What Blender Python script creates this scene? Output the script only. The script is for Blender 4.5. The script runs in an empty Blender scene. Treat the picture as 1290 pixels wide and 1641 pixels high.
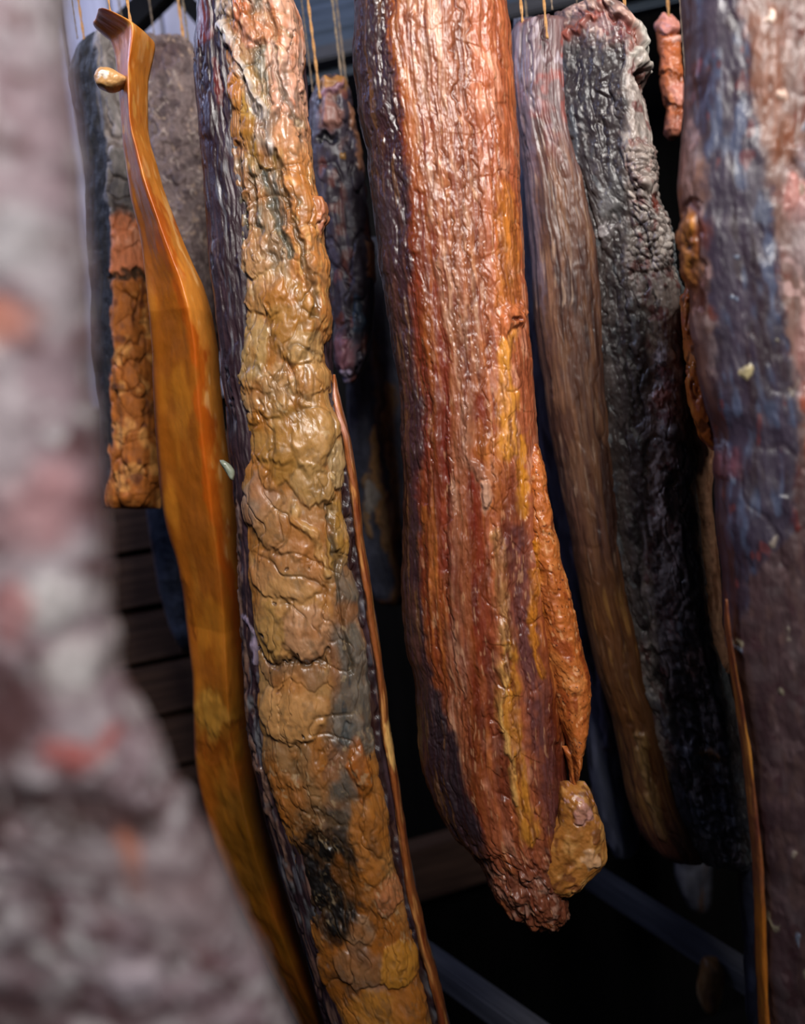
import bpy, math
import numpy as np
from mathutils import Matrix, Vector

# ------------------------------------------------------------------ camera
W, H, F = 1290.0, 1641.0, 1400.0
scene = bpy.context.scene
CAM = Vector((0.0, 0.0, 1.6))
ROT = Matrix.Rotation(math.radians(90 - 7.0), 3, 'X') @ Matrix.Rotation(math.radians(-6.8), 3, 'Z')
cd = bpy.data.cameras.new('camera')
cam = bpy.data.objects.new('camera', cd)
scene.collection.objects.link(cam)
cam.location = CAM
cam.rotation_euler = ROT.to_euler()
cd.sensor_fit = 'VERTICAL'
cd.sensor_height = 36.0
cd.lens = F / H * 36.0
cd.clip_start = 0.01
cd.dof.use_dof = True
cd.dof.focus_distance = 0.72
cd.dof.aperture_fstop = 3.3
scene.camera = cam

# ------------------------------------------------------------------ light
world = bpy.data.worlds.new('world')
scene.world = world
world.use_nodes = True
bgn = world.node_tree.nodes['Background']
bgn.inputs[0].default_value = (0.30, 0.38, 0.60, 1)
bgn.inputs[1].default_value = 0.11


def area(name, loc, target, size, power, color, spread=180):
    ld = bpy.data.lights.new(name, 'AREA')
    ld.energy = power
    ld.color = color
    ld.shape = 'RECTANGLE'
    ld.size, ld.size_y = size
    ld.spread = math.radians(spread)
    o = bpy.data.objects.new(name, ld)
    scene.collection.objects.link(o)
    o.location = loc
    o.rotation_euler = (Vector(target) - Vector(loc)).to_track_quat('-Z', 'Y').to_euler()
    return o


# daylight of the doorway high behind the camera, and of a small opening on the left
area('doorway_light', (0.27, -0.34, 2.40), (0.06, 0.78, 1.95), (0.40, 0.60), 10.5, (1.0, 0.96, 0.92), 85)
area('side_opening_light', (-1.15, 0.75, 2.45), (0.1, 0.8, 2.0), (0.5, 0.4), 3.6, (0.32, 0.46, 1.0))
area('gable_opening_light', (-0.80, 1.05, 2.45), (-0.40, 1.64, 2.05), (0.3, 0.3), 10.0, (0.62, 0.70, 1.0))

scene.view_settings.view_transform = 'Standard'
scene.view_settings.look = 'None'
scene.view_settings.exposure = -0.18
scene.view_settings.gamma = 1.0
scene.view_settings.use_curve_mapping = False

# ------------------------------------------------------------------ helpers
RN = np.array(ROT)
CN = np.array(CAM)


def rays(px, py):
    d = np.stack([(px - W / 2) / F, -(py - H / 2) / F, -np.ones_like(px)], -1)
    return d @ RN.T


def at_many(px, py, Y):
    d = rays(px, py)
    return CN + d * (Y / d[..., 1])[..., None]


def at(px, py, Y):
    return Vector(at_many(np.array([float(px)]), np.array([float(py)]), np.array([float(Y)]))[0])


def lin(hexs):
    hexs = hexs.lstrip('#')
    v = np.array([int(hexs[i:i + 2], 16) / 255 for i in (0, 2, 4)])
    return np.where(v <= 0.04045, v / 12.92, ((v + 0.055) / 1.055) ** 2.4)


def h3(ix, iy, iz, seed):
    n = (ix.astype(np.int64) * 374761393 + iy.astype(np.int64) * 668265263 + iz.astype(np.int64) * 2147483647 + seed * 1274126177) & 0xFFFFFFFF
    n = ((n ^ (n >> 13)) * 1274126177) & 0xFFFFFFFF
    n = ((n ^ (n >> 16)) * 2246822519) & 0xFFFFFFFF
    return ((n ^ (n >> 15)) & 0xFFFF).astype(np.float32) / 65535.0


def noise3(x, y, z, seed=0):
    """smooth value noise, about -1..1"""
    fx, fy, fz = np.floor(x), np.floor(y), np.floor(z)
    ix, iy, iz = fx.astype(np.int64), fy.astype(np.int64), fz.astype(np.int64)
    u, v, w = (x - fx), (y - fy), (z - fz)
    u, v, w = u * u * (3 - 2 * u), v * v * (3 - 2 * v), w * w * (3 - 2 * w)
    r = 0
    for dz in (0, 1):
        wz = w if dz else 1 - w
        for dy in (0, 1):
            wy = v if dy else 1 - v
            a = h3(ix, iy + dy, iz + dz, seed)
            b = h3(ix + 1, iy + dy, iz + dz, seed)
            r = r + (a * (1 - u) + b * u) * wy * wz
    return (r * 2 - 1).astype(np.float32)


def worley(x, y, seed=0):
    fx, fy = np.floor(x), np.floor(y)
    ix, iy = fx.astype(np.int64), fy.astype(np.int64)
    f1 = np.full(x.shape, 9.0, np.float32)
    f2 = f1.copy()
    cid = np.zeros(x.shape, np.float32)
    oy = np.zeros(x.shape, np.float32)
    zz = np.zeros_like(ix)
    for dx in (-1, 0, 1):
        for dy in (-1, 0, 1):
            jx = h3(ix + dx, iy + dy, zz, seed) * 0.9 + 0.05
            jy = h3(ix + dx, iy + dy, zz + 1, seed) * 0.9 + 0.05
            d = np.hypot(fx + dx + jx - x, fy + dy + jy - y)
            cv = h3(ix + dx, iy + dy, zz + 2, seed)
            near = d < f1
            f2 = np.where(near, f1, np.minimum(f2, d))
            cid = np.where(near, cv, cid)
            oy = np.where(near, y - (fy + dy + jy), oy)
            f1 = np.where(near, d, f1)
    return f1, f2, cid, oy.astype(np.float32)


def sstep(a, b, x):
    t = np.clip((x - a) / (b - a), 0, 1)
    return t * t * (3 - 2 * t)


def hermite(xs, ys, x):
    xs, ys = np.asarray(xs, float), np.asarray(ys, float)
    if len(xs) < 3:
        return np.interp(x, xs, ys)
    d = np.diff(ys) / np.diff(xs)
    m = np.empty_like(ys)
    m[0], m[-1] = d[0], d[-1]
    m[1:-1] = np.where(d[:-1] * d[1:] > 0, 2 * d[:-1] * d[1:] / (d[:-1] + d[1:] + 1e-12 * np.sign(d[:-1] + d[1:] + 1e-30)), 0.5 * (d[:-1] + d[1:]) * 0.5)
    i = np.clip(np.searchsorted(xs, x) - 1, 0, len(xs) - 2)
    h = xs[i + 1] - xs[i]
    t = np.clip((x - xs[i]) / h, 0, 1)
    return ((1 + 2 * t) * (1 - t) ** 2 * ys[i] + t * (1 - t) ** 2 * h * m[i]
            + t * t * (3 - 2 * t) * ys[i + 1] + t * t * (t - 1) * h * m[i + 1])


def link(o, parent=None):
    scene.collection.objects.link(o)
    if parent is not None:
        o.parent = parent
        o.matrix_parent_inverse = Matrix.Translation(-parent.location)
    return o


def thing(name, label, cat, loc, group=None):
    o = bpy.data.objects.new(name, None)
    o.empty_display_size = 0.02
    scene.collection.objects.link(o)
    o.location = loc
    o['label'] = label
    o['category'] = cat
    if group:
        o['group'] = group
    return o


def tag(o, label, cat, group=None):
    o['label'] = label
    o['category'] = cat
    if group:
        o['group'] = group
    return o


def raw_mesh(name, verts, faces, mat, parent=None, smooth=True, col=None, uv=None):
    me = bpy.data.meshes.new(name)
    me.from_pydata(verts, [], faces)
    me.update()
    if smooth:
        me.polygons.foreach_set('use_smooth', np.ones(len(me.polygons), bool))
    me.materials.append(mat)
    return link(bpy.data.objects.new(name, me), parent)


# ------------------------------------------------------------------ materials
def nodes_of(name):
    m = bpy.data.materials.new(name)
    m.use_nodes = True
    nt = m.node_tree
    return m, nt, nt.nodes, nt.links, nt.nodes['Principled BSDF']


def meat_mat(name, rough=0.42, rvar=0.2, bump=0.35, stretch=0.25, scale=9.0, spec=0.5, coat=0.0, sss=0.0, tint=0.25):
    """colour from the painted attribute, broken up by fine grain; stretched micro relief"""
    m, nt, N, L, p = nodes_of(name)
    at_ = N.new('ShaderNodeAttribute'); at_.attribute_name = 'Col'
    tc = N.new('ShaderNodeTexCoord')
    mp = N.new('ShaderNodeMapping'); mp.inputs['Scale'].default_value = (1, stretch, 1)
    L.new(tc.outputs['UV'], mp.inputs[0])
    n1 = N.new('ShaderNodeTexNoise'); n1.inputs['Scale'].default_value = scale
    n1.inputs['Detail'].default_value = 6; n1.inputs['Roughness'].default_value = 0.65
    L.new(mp.outputs[0], n1.inputs['Vector'])
    n2 = N.new('ShaderNodeTexNoise'); n2.inputs['Scale'].default_value = scale * 3.2
    n2.inputs['Detail'].default_value = 4
    L.new(mp.outputs[0], n2.inputs['Vector'])
    mr = N.new('ShaderNodeMapRange')
    mr.inputs['From Min'].default_value = 0.3; mr.inputs['From Max'].default_value = 0.7
    mr.inputs['To Min'].default_value = 1 - tint; mr.inputs['To Max'].default_value = 1 + tint
    L.new(n1.outputs['Fac'], mr.inputs['Value'])
    vm = N.new('ShaderNodeVectorMath'); vm.operation = 'SCALE'
    L.new(at_.outputs['Color'], vm.inputs[0]); L.new(mr.outputs[0], vm.inputs['Scale'])
    L.new(vm.outputs[0], p.inputs['Base Color'])
    rr = N.new('ShaderNodeMapRange')
    rr.inputs['From Min'].default_value = 0.3; rr.inputs['From Max'].default_value = 0.7
    rr.inputs['To Min'].default_value = max(0.08, rough - rvar); rr.inputs['To Max'].default_value = min(1, rough + rvar)
    n3 = N.new('ShaderNodeTexNoise'); n3.inputs['Scale'].default_value = scale * 0.7; n3.inputs['Detail'].default_value = 5
    L.new(mp.outputs[0], n3.inputs['Vector'])
    L.new(n3.outputs['Fac'], rr.inputs['Value']); L.new(rr.outputs[0], p.inputs['Roughness'])
    ad = N.new('ShaderNodeMath'); ad.operation = 'MULTIPLY_ADD'; ad.inputs[1].default_value = 0.5
    L.new(n2.outputs['Fac'], ad.inputs[0]); L.new(n1.outputs['Fac'], ad.inputs[2])
    bp = N.new('ShaderNodeBump'); bp.inputs['Strength'].default_value = bump; bp.inputs['Distance'].default_value = 0.0022
    L.new(ad.outputs[0], bp.inputs['Height']); L.new(bp.outputs[0], p.inputs['Normal'])
    p.inputs['Specular IOR Level'].default_value = spec
    p.inputs['Coat Weight'].default_value = coat
    p.inputs['Coat Roughness'].default_value = 0.22
    if sss:
        p.inputs['Subsurface Weight'].default_value = sss
        p.inputs['Subsurface Radius'].default_value = (1.0, 0.45, 0.2)
        p.inputs['Subsurface Scale'].default_value = 0.006
    return m


def wood_mat(name, c1, c2, rough=0.8, scale=(3, 3, 40), spec=0.25):
    m, nt, N, L, p = nodes_of(name)
    tc = N.new('ShaderNodeTexCoord')
    mp = N.new('ShaderNodeMapping'); mp.inputs['Scale'].default_value = scale
    L.new(tc.outputs['Object'], mp.inputs[0])
    n = N.new('ShaderNodeTexNoise'); n.inputs['Scale'].default_value = 2.0; n.inputs['Detail'].default_value = 8
    L.new(mp.outputs[0], n.inputs['Vector'])
    cr = N.new('ShaderNodeValToRGB')
    cr.color_ramp.elements[0].position = 0.3; cr.color_ramp.elements[1].position = 0.7
    cr.color_ramp.elements[0].color = (*lin(c1), 1); cr.color_ramp.elements[1].color = (*lin(c2), 1)
    L.new(n.outputs['Fac'], cr.inputs[0]); L.new(cr.outputs[0], p.inputs['Base Color'])
    bp = N.new('ShaderNodeBump'); bp.inputs['Strength'].default_value = 0.4; bp.inputs['Distance'].default_value = 0.004
    L.new(n.outputs['Fac'], bp.inputs['Height']); L.new(bp.outputs[0], p.inputs['Normal'])
    p.inputs['Roughness'].default_value = rough
    p.inputs['Specular IOR Level'].default_value = spec
    return m


M_LEAN = meat_mat('smoked_lean', 0.44, 0.16, 0.40, 0.14, 11, 0.5, 0.06, 0.0, 0.30)
M_GLAZE = meat_mat('glazed_lean', 0.40, 0.16, 0.34, 0.12, 12, 0.5, 0.16, 0.0, 0.28)
M_DARK = meat_mat('dark_crust_lean', 0.42, 0.16, 0.45, 0.18, 12, 0.5, 0.05, 0.0, 0.35)
M_FAT = meat_mat('cured_fat', 0.42, 0.16, 0.25, 0.5, 7, 0.5, 0.12, 0.15, 0.16)
M_RIND = meat_mat('smooth_rind', 0.38, 0.12, 0.16, 0.35, 6, 0.5, 0.15, 0.15, 0.12)
M_MATTE = meat_mat('matte_crust', 0.72, 0.15, 0.5, 0.5, 14, 0.35, 0.0, 0.0, 0.30)
M_BLUR = meat_mat('marbled_near', 0.55, 0.2, 0.4, 0.6, 6, 0.45, 0.0, 0.0, 0.15)


# ------------------------------------------------------------------ sculpted meat
class Ctx:
    pass


def lump(name, parent, Y, rows, thick, back, mat, paint, nf=160, nv=400, nb=36, prof=None, expo=2.3,
         ends=(0, 40), lean=0.0, jit=2.0, seed=1, z0=0.0):
    """A closed body: rows of (y, left, right) in picture units carried to distance Y, given thickness
    towards and away from the viewer, then sculpted and coloured by paint()."""
    rows = sorted(rows)
    ry = [r[0] for r in rows]
    y0, y1 = ry[0], ry[-1]
    t = np.linspace(0, 1, nv)
    py = y0 + (y1 - y0) * t
    # closer rows near the ends so they round off
    Lr = hermite(ry, [r[1] for r in rows], py)
    Rr = hermite(ry, [r[2] for r in rows], py)
    zz = np.zeros_like(py)
    if jit:
        Lr = Lr + jit * (noise3(py / 47, zz + seed, zz) + 0.3 * noise3(py / 15, zz + seed, zz + 3))
        Rr = Rr + jit * (noise3(py / 43, zz + seed + 9, zz) + 0.3 * noise3(py / 13, zz + seed + 9, zz + 3))
    e = np.ones_like(py)
    if ends[0]:
        d = np.clip((py - y0) / ends[0], 0, 1)
        e *= np.sqrt(np.clip(1 - (1 - d) ** 2, 0.0, 1))
    if ends[1]:
        d = np.clip((y1 - py) / ends[1], 0, 1)
        e *= np.sqrt(np.clip(1 - (1 - d) ** 2, 0.0, 1))
    e = np.maximum(e, 0.04)
    th = np.linspace(-math.pi / 2, math.pi / 2, nf)
    sf = 0.45 * np.sin(th) + 0.55 * np.linspace(-1, 1, nf)
    if prof is None:
        zf = (1 - np.abs(sf) ** expo) ** (1 / expo)
    else:
        zf = hermite([p[0] for p in prof], [p[1] for p in prof], sf)
    tb = np.linspace(math.pi / 2, -math.pi / 2, nb + 2)[1:-1]
    sb = np.sin(tb)
    zb = -(1 - np.abs(sb) ** expo) ** (1 / expo) * (back / max(thick, 1e-6))
    s = np.concatenate([sf, sb])
    z = np.concatenate([zf, zb])
    nc = len(s)
    Cc = 0.5 * (Lr + Rr)
    Wd = 0.5 * np.maximum(Rr - Lr, 0.6)
    PX = Cc[:, None] + Wd[:, None] * s[None, :]
    PY = np.repeat(py[:, None], nc, 1)
    Zm = (z[None, :] * e[:, None]) * thick
    lean_m = np.asarray([lean(v) for v in py]) if callable(lean) else lean * (py - y0) / (y1 - y0)
    base = at_many(PX, PY, np.repeat((Y + lean_m)[:, None], nc, 1))
    base[..., 1] -= Zm
    pxm = Y / F
    c = Ctx()
    c.X, c.Y, c.S = PX.astype(np.float32), PY.astype(np.float32), np.repeat(s[None, :], nv, 0).astype(np.float32)
    c.xr = (PX - Cc[:, None]).astype(np.float32)
    c.zr = (-Zm / pxm).astype(np.float32)
    c.front = np.repeat((np.arange(nc) < nf)[None, :], nv, 0)
    c.h = np.zeros((nv, nc), np.float32)
    c.c = np.zeros((nv, nc, 3), np.float32)

    def N(fx, fy, sd=0, warp=0.0):
        x, y, w = c.xr, c.Y, c.zr
        if warp:
            x = x + warp * noise3(c.xr / 40, c.Y / 40, c.zr / 40, sd + 77)
            y = y + warp * noise3(c.xr / 40, c.Y / 40, c.zr / 40, sd + 78)
        return noise3(x / fx + 50, y / fy + 50, w / fx + 50, sd + seed * 13)
    c.N = N
    # organic edges for every painted shape
    c.wx = c.X + 7 * N(34, 40, 201) + 4 * N(13, 18, 203) + 2.5 * N(5, 8, 205)
    c.wy = c.Y + 12 * N(28, 34, 202) + 7 * N(10, 14, 204) + 4 * N(5, 8, 206)
    c.brk = 0.6 * N(11, 40, 207) + 0.5 * N(5, 14, 208)

    c.sf = (0.35 + 0.65 * np.sqrt(np.clip(1 - c.S ** 2, 0, 1))).astype(np.float32)

    def fill(col):
        c.c[:] = lin(col)

    def mix(m, col):
        m = m[..., None]
        c.c[:] = c.c * (1 - m) + lin(col).astype(np.float32) * m

    def mottle(col, fx, fy, lo=0.0, hi=0.5, sd=1, amt=1.0, mask=1.0):
        n = N(fx, fy, sd, 8) * 0.7 + N(fx * .45, fy * .45, sd + 5) * 0.45
        mix(sstep(lo, hi, n) * amt * mask, col)

    def blob(cx, cy, rx, ry, col=None, h=0.0, ang=0, soft=0.18, amt=1.0, dome=True, rim=None):
        a = math.radians(ang)
        dx, dy = c.wx - cx, c.wy - cy
        u = (dx * math.cos(a) + dy * math.sin(a)) / rx
        v = (-dx * math.sin(a) + dy * math.cos(a)) / ry
        r = np.sqrt(u * u + v * v)
        m = sstep(1 + soft, 1 - soft, r)
        if rim is not None:
            mix(np.exp(-((r - 1.02) / 0.07) ** 2) * 0.8 * sstep(-0.1, 0.7, v + 0.8 * N(20, 20, int(cx))), rim)
        if col is not None:
            mix(m * amt * (0.72 + 0.28 * sstep(-0.5, 0.1, c.brk)), col)
        if h:
            if dome:
                c.h += h * sstep(1.08, 0.45, r)
            else:
                c.h += h * sstep(1 + soft, 1 - soft, r)
        return m

    def stroke(pts, w, col=None, h=0.0, soft=0.5, amt=1.0, sharp=False):
        X, Yv = c.wx, c.wy
        best = np.full(X.shape, 1e9, np.float32)
        for (ax, ay), (bx, by) in zip(pts[:-1], pts[1:]):
            vx, vy = bx - ax, by - ay
            tt = np.clip(((X - ax) * vx + (Yv - ay) * vy) / (vx * vx + vy * vy), 0, 1)
            best = np.minimum(best, np.hypot(X - ax - tt * vx, Yv - ay - tt * vy))
        m = sstep(w * (1 + soft), w * (1 - soft), best * (1 + 0.5 * c.brk)) * (0.55 + 0.45 * sstep(-0.5, 0.1, c.brk))
        if col is not None:
            mix(m * amt, col)
        if h:
            c.h += h * (m if sharp else sstep(1.25, 0.2, best / w))
        return m

    def band(pts_l, pts_r, col=None, amt=1.0, soft=6.0, h=0.0):
        """between two edges given as (y, x) lists"""
        xl = hermite([p[0] for p in pts_l], [p[1] for p in pts_l], c.wy)
        xr_ = hermite([p[0] for p in pts_r], [p[1] for p in pts_r], c.wy)
        m = sstep(-soft, soft, c.wx - xl) * sstep(-soft, soft, xr_ - c.wx)
        if col is not None:
            mix(m * amt, col)
        if h:
            c.h += h * m
        return m

    def fibre(amp, fx=7, fy=160, sd=3, mask=1.0, col=None, amt=0.5):
        n = N(fx, fy, sd, 5) * 0.65 + N(fx * 0.5, fy * 0.6, sd + 1, 5) * 0.35
        rdg = 1 - np.abs(n) * 2.2
        c.h += 0.55 * amp * rdg * mask * c.sf
        if col is not None:
            mix(sstep(0.1, -0.6, rdg) * amt * mask, col)

    def cells(amp, fx, fy, sd=5, mask=1.0, crease=None, camt=0.7, vary=None, vamt=0.4, shear=0.0):
        x = c.xr + 8 * N(30, 30, sd + 50) + shear * c.Y
        y = c.Y + 10 * N(34, 34, sd + 51)
        f1, f2, cid, dy = worley(x / fx + 31, y / fy + 17, sd)
        g = f2 - f1
        c.h += 0.5 * amp * (sstep(0.0, 0.6, g) - 0.5 + 0.5 * (cid - 0.5) + 0.7 * dy) * mask * c.sf
        if vary is not None:
            mix(cid * vamt * mask, vary)
        if crease is not None:
            mix(sstep(0.12, 0.0, g) * camt * mask, crease)
        return cid

    def rough(amp, f=12, sd=9, mask=1.0, fy=None):
        fy = fy or f
        c.h += 0.55 * c.sf * amp * (N(f, fy, sd) + 0.5 * N(f * .5, fy * .5, sd + 1) + 0.28 * N(f * .25, fy * .25, sd + 2)) * mask

    def wrinkle(amp, fx, fy, sd=40, mask=1.0, col=None, amt=0.6, w=0.10, shear=0.0):
        """thin winding creases where a warped noise changes sign, higher on one side like a fold"""
        x = c.xr + shear * c.Y + 0.55 * fx * N(fx * 1.3, fx * 1.3, sd + 60) + 0.2 * fx * N(fx * .4, fx * .4, sd + 61)
        y = c.Y + 0.55 * fy * N(fy * 1.1, fy * 1.1, sd + 62) + 0.2 * fy * N(fy * .4, fy * .4, sd + 63)
        n = noise3(x / fx + 20, y / fy + 20, c.zr / fx + 20, sd + seed * 7)
        cr = np.exp(-(n / w) ** 2) * sstep(-0.5, 0.2, c.N(fx * 1.7, fy * 1.7, sd + 64))
        c.h += amp * (sstep(-0.05, 0.35, n) * 0.8 - cr) * mask * c.sf
        if col is not None:
            mix(cr * amt * mask, col)

    for k, v in dict(wrinkle=wrinkle, fill=fill, mix=mix, mottle=mottle, blob=blob, stroke=stroke, band=band, fibre=fibre,
                     cells=cells, rough=rough).items():
        setattr(c, k, v)
    paint(c)
    # displace along the base normal
    du = np.roll(base, -1, 1) - np.roll(base, 1, 1)
    dv = np.gradient(base, axis=0)
    nrm = np.cross(dv, du)
    nrm /= np.linalg.norm(nrm, axis=-1, keepdims=True) + 1e-12
    mid = nrm[nv // 2, nf // 2]
    if mid[1] > 0:
        nrm = -nrm
    fade = np.minimum(1, e / 0.5)[:, None]
    P = base + nrm * (c.h * pxm * fade)[..., None]
    P[..., 1] -= z0
    verts = P.reshape(-1, 3)
    top = P[0].mean(0)
    bot = P[-1].mean(0)
    verts = np.vstack([verts, top[None], bot[None]]).astype(np.float32)
    idx = np.arange(nv * nc).reshape(nv, nc)
    a = idx[:-1]
    b = np.roll(idx, -1, 1)[:-1]
    d = idx[1:]
    f = np.roll(idx, -1, 1)[1:]
    quads = np.stack([a, d, f, b], -1).reshape(-1, 4)
    it, ib = nv * nc, nv * nc + 1
    tt = np.stack([np.full(nc, it), idx[0], np.roll(idx[0], -1)], -1)
    tb_ = np.stack([np.full(nc, ib), np.roll(idx[-1], -1), idx[-1]], -1)
    me = bpy.data.meshes.new(name)
    nq = len(quads)
    me.vertices.add(len(verts))
    me.vertices.foreach_set('co', verts.ravel())
    loops = np.concatenate([quads.ravel(), tt.ravel(), tb_.ravel()]).astype(np.int32)
    me.loops.add(len(loops))
    me.loops.foreach_set('vertex_index', loops)
    starts = np.concatenate([np.arange(nq) * 4, nq * 4 + np.arange(2 * nc) * 3]).astype(np.int32)
    me.polygons.add(len(starts))
    me.polygons.foreach_set('loop_start', starts)
    me.polygons.foreach_set('use_smooth', np.ones(len(starts), bool))
    me.update(calc_edges=True)
    col = np.ones((len(verts), 4), np.float32)
    col[:-2, :3] = np.clip(c.c.reshape(-1, 3), 0, 1)
    col[-2, :3] = c.c[0].mean(0)
    col[-1, :3] = c.c[-1].mean(0)
    ca = me.color_attributes.new('Col', 'FLOAT_COLOR', 'POINT')
    ca.data.foreach_set('color', col.ravel())
    uvv = np.zeros((len(verts), 2), np.float32)
    uvv[:-2, 0] = ((c.xr + 0.8 * c.zr) / 100).ravel()
    uvv[:-2, 1] = (c.Y / 100).ravel()
    uvv[-2:] = uvv[0]
    ul = me.uv_layers.new(name='UVMap')
    ul.data.foreach_set('uv', uvv[loops].ravel())
    me.materials.append(mat)
    me.validate()
    return link(bpy.data.objects.new(name, me), parent)


ROD_Z = 2.34
M_STRING = wood_mat('cotton_twine', '#a87848', '#c89a68', 0.85, (60, 60, 200))
M_STRING_OLD = wood_mat('grey_twine', '#6a5c50', '#8a7a68', 0.9, (60, 60, 200))


def tube(pts, rad, n=6):
    """verts, faces of a tube along pts (list of Vector)"""
    V, Fc = [], []
    up = Vector((0, 1, 0.01))
    for i, p in enumerate(pts):
        t = (pts[min(i + 1, len(pts) - 1)] - pts[max(i - 1, 0)]).normalized()
        s = t.cross(up).normalized()
        u = s.cross(t)
        for k in range(n):
            a = 2 * math.pi * k / n
            V.append(p + (s * math.cos(a) + u * math.sin(a)) * rad)
        if i:
            o = (i - 1) * n
            for k in range(n):
                Fc.append((o + k, o + (k + 1) % n, o + n + (k + 1) % n, o + n + k))
    Fc.append(tuple(range(n))[::-1])
    Fc.append(tuple((len(pts) - 1) * n + k for k in range(n)))
    return V, Fc


def twine(parent, px, py, Y, wpx=4.0, mat=None, dx=0.0, name='string', drop=0.0):
    """two-ply twine rising straight from a point of the picture up to the rod"""
    p0 = at(px, py, Y)
    p0.z -= drop
    p1 = Vector((p0.x + dx, p0.y, ROD_Z - 0.014))
    r = wpx * Y / F * 0.5
    V, Fc = [], []
    n = max(24, int((p1 - p0).length / (r * 2.6)))
    for ph in (0, math.pi):
        pts = []
        for i in range(n + 1):
            t = i / n
            q = p0.lerp(p1, t)
            a = ph + t * n * 0.75
            q = q + Vector((math.cos(a), math.sin(a), 0)) * r * 0.5
            pts.append(q)
        v, f = tube(pts, r * 0.62, 5)
        o = len(V)
        V += v
        Fc += [tuple(o + i for i in ff) for ff in f]
    return raw_mesh(name, V, Fc, mat or M_STRING, parent)


def box(name, size, mat, parent=None, loc=None, mtx=None, bevel=0.004):
    import bmesh
    bm = bmesh.new()
    bmesh.ops.create_cube(bm, size=1.0)
    bmesh.ops.scale(bm, vec=size, verts=bm.verts)
    if bevel:
        bmesh.ops.bevel(bm, geom=bm.edges[:], offset=bevel, segments=2, affect='EDGES')
    me = bpy.data.meshes.new(name)
    bm.to_mesh(me)
    bm.free()
    me.materials.append(mat)
    o = bpy.data.objects.new(name, me)
    scene.collection.objects.link(o)
    if mtx is not None:
        o.matrix_world = mtx
    if loc is not None:
        o.location = loc
    if parent is not None:
        o.parent = parent
    return o


# ------------------------------------------------------------------ structure
TH = math.radians(18)
WO = Vector((-0.5, 1.62, 0.0))
WE = Vector((math.cos(TH), math.sin(TH), 0))
WN = Vector((math.sin(TH), -math.cos(TH), 0))


def wall_pt(px, py, off=0.0):
    d = Vector(rays(np.array([float(px)]), np.array([float(py)]))[0])
    o = WO + WN * off
    return CAM + d * ((o - CAM).dot(WN) / d.dot(WN))


def frame(x_axis, origin, z_axis=Vector((0, 0, 1))):
    x = x_axis.normalized()
    y = z_axis.cross(x).normalized()
    z = x.cross(y)
    return Matrix(((x.x, y.x, z.x, origin.x), (x.y, y.y, z.y, origin.y), (x.z, y.z, z.z, origin.z), (0, 0, 0, 1)))


def structure(o):
    o['kind'] = 'structure'
    return o


M_SOOT_SHADE = wood_mat('soot_and_shade_timber', '#050505', '#100e0e', 0.85, (30, 30, 3), 0.15)  # near-black soot, with the deep shade of the gaps put into it
M_FLOOR = wood_mat('packed_dark_floor', '#080707', '#141110', 0.95, (6, 6, 6), 0.1)
M_PLANK = wood_mat('smoked_brown_plank', '#3c2a22', '#604638', 0.75, (3, 3, 40))
M_PALE = wood_mat('pale_weathered_board', '#8c8a98', '#b8b6c4', 0.8, (40, 40, 3))
M_BEAM = wood_mat('blue_grey_beam', '#38424e', '#586476', 0.75, (3, 40, 40))
M_RAIL = wood_mat('grey_wood_bar', '#38383e', '#54545a', 0.7, (3, 40, 40))
M_ROD = wood_mat('round_stick', '#3a2a1c', '#5a4430', 0.8, (3, 40, 40))

fl = structure(box('floor', (5.0, 5.0, 0.1), M_FLOOR, loc=(0, 0.6, -0.05), bevel=0))
ce = structure(box('ceiling', (5.0, 5.0, 0.1), M_SOOT_SHADE, loc=(0, 0.6, 2.75), bevel=0))
wb = structure(box('wall_back', (3.6, 0.06, 2.7), M_SOOT_SHADE, mtx=frame(WE, WO + WE * 0.6 - WN * 0.05 + Vector((0, 0, 1.35))), bevel=0))
wl = structure(box('wall_left', (0.06, 3.2, 2.7), M_SOOT_SHADE, loc=(-1.55, -0.1, 1.35), bevel=0))
wr = structure(box('wall_right', (0.06, 3.9, 2.7), M_SOOT_SHADE, loc=(1.75, 0.2, 1.35), bevel=0))


def stick(name, a, b, w, d, mat, parent=None):
    """a squared timber from a to b"""
    v = b - a
    return box(name, (v.length, d, w), mat, mtx=frame(v, (a + b) / 2, Vector((0, 0, 1)) if abs(v.normalized().z) < 0.9 else Vector((0, 1, 0))), bevel=0.003)


def keep_parent(o, parent):
    mw = o.matrix_world.copy() if o.matrix_world else o.matrix_basis.copy()
    mb = o.matrix_basis.copy()
    o.parent = parent
    o.matrix_parent_inverse = parent.matrix_basis.inverted()
    o.matrix_basis = mb
    return o


# brown horizontal planks of the lower back wall, left part
zj = wall_pt(250, 1060).z
step = zj - wall_pt(250, 1148).z
for k in range(-4, 4):
    zc = zj + step * (k + 0.5)
    L0 = -1.0 + 0.013 * (k % 3)
    pl = box('plank', (1.22, 0.024, step * 0.90), M_PLANK, mtx=frame(WE, WO + WE * (L0 + 0.61) + WN * (0.0 + 0.003 * (k % 2)) + Vector((0, 0, zc))))
    keep_parent(pl, wb)
# pale upright boards in the upper left
for k in range(12):
    a = -0.72 + k * 0.086
    bd = box('board', (0.083, 0.02, 1.05), M_PALE, mtx=frame(WE, WO + WE * a + WN * (0.002 * (k % 3)) + Vector((0, 0, 2.18))))
    keep_parent(bd, wb)
# low dark beam at the foot of the back wall
zb1, zb0 = wall_pt(720, 1345, 0.05).z, wall_pt(720, 1430, 0.05).z
lb = structure(stick('trim_1', WO + WE * 0.1 + WN * 0.03 + Vector((0, 0, (zb0 + zb1) / 2)),
                     WO + WE * 1.75 + WN * 0.03 + Vector((0, 0, (zb0 + zb1) / 2)), zb1 - zb0, 0.05, M_PLANK))
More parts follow.
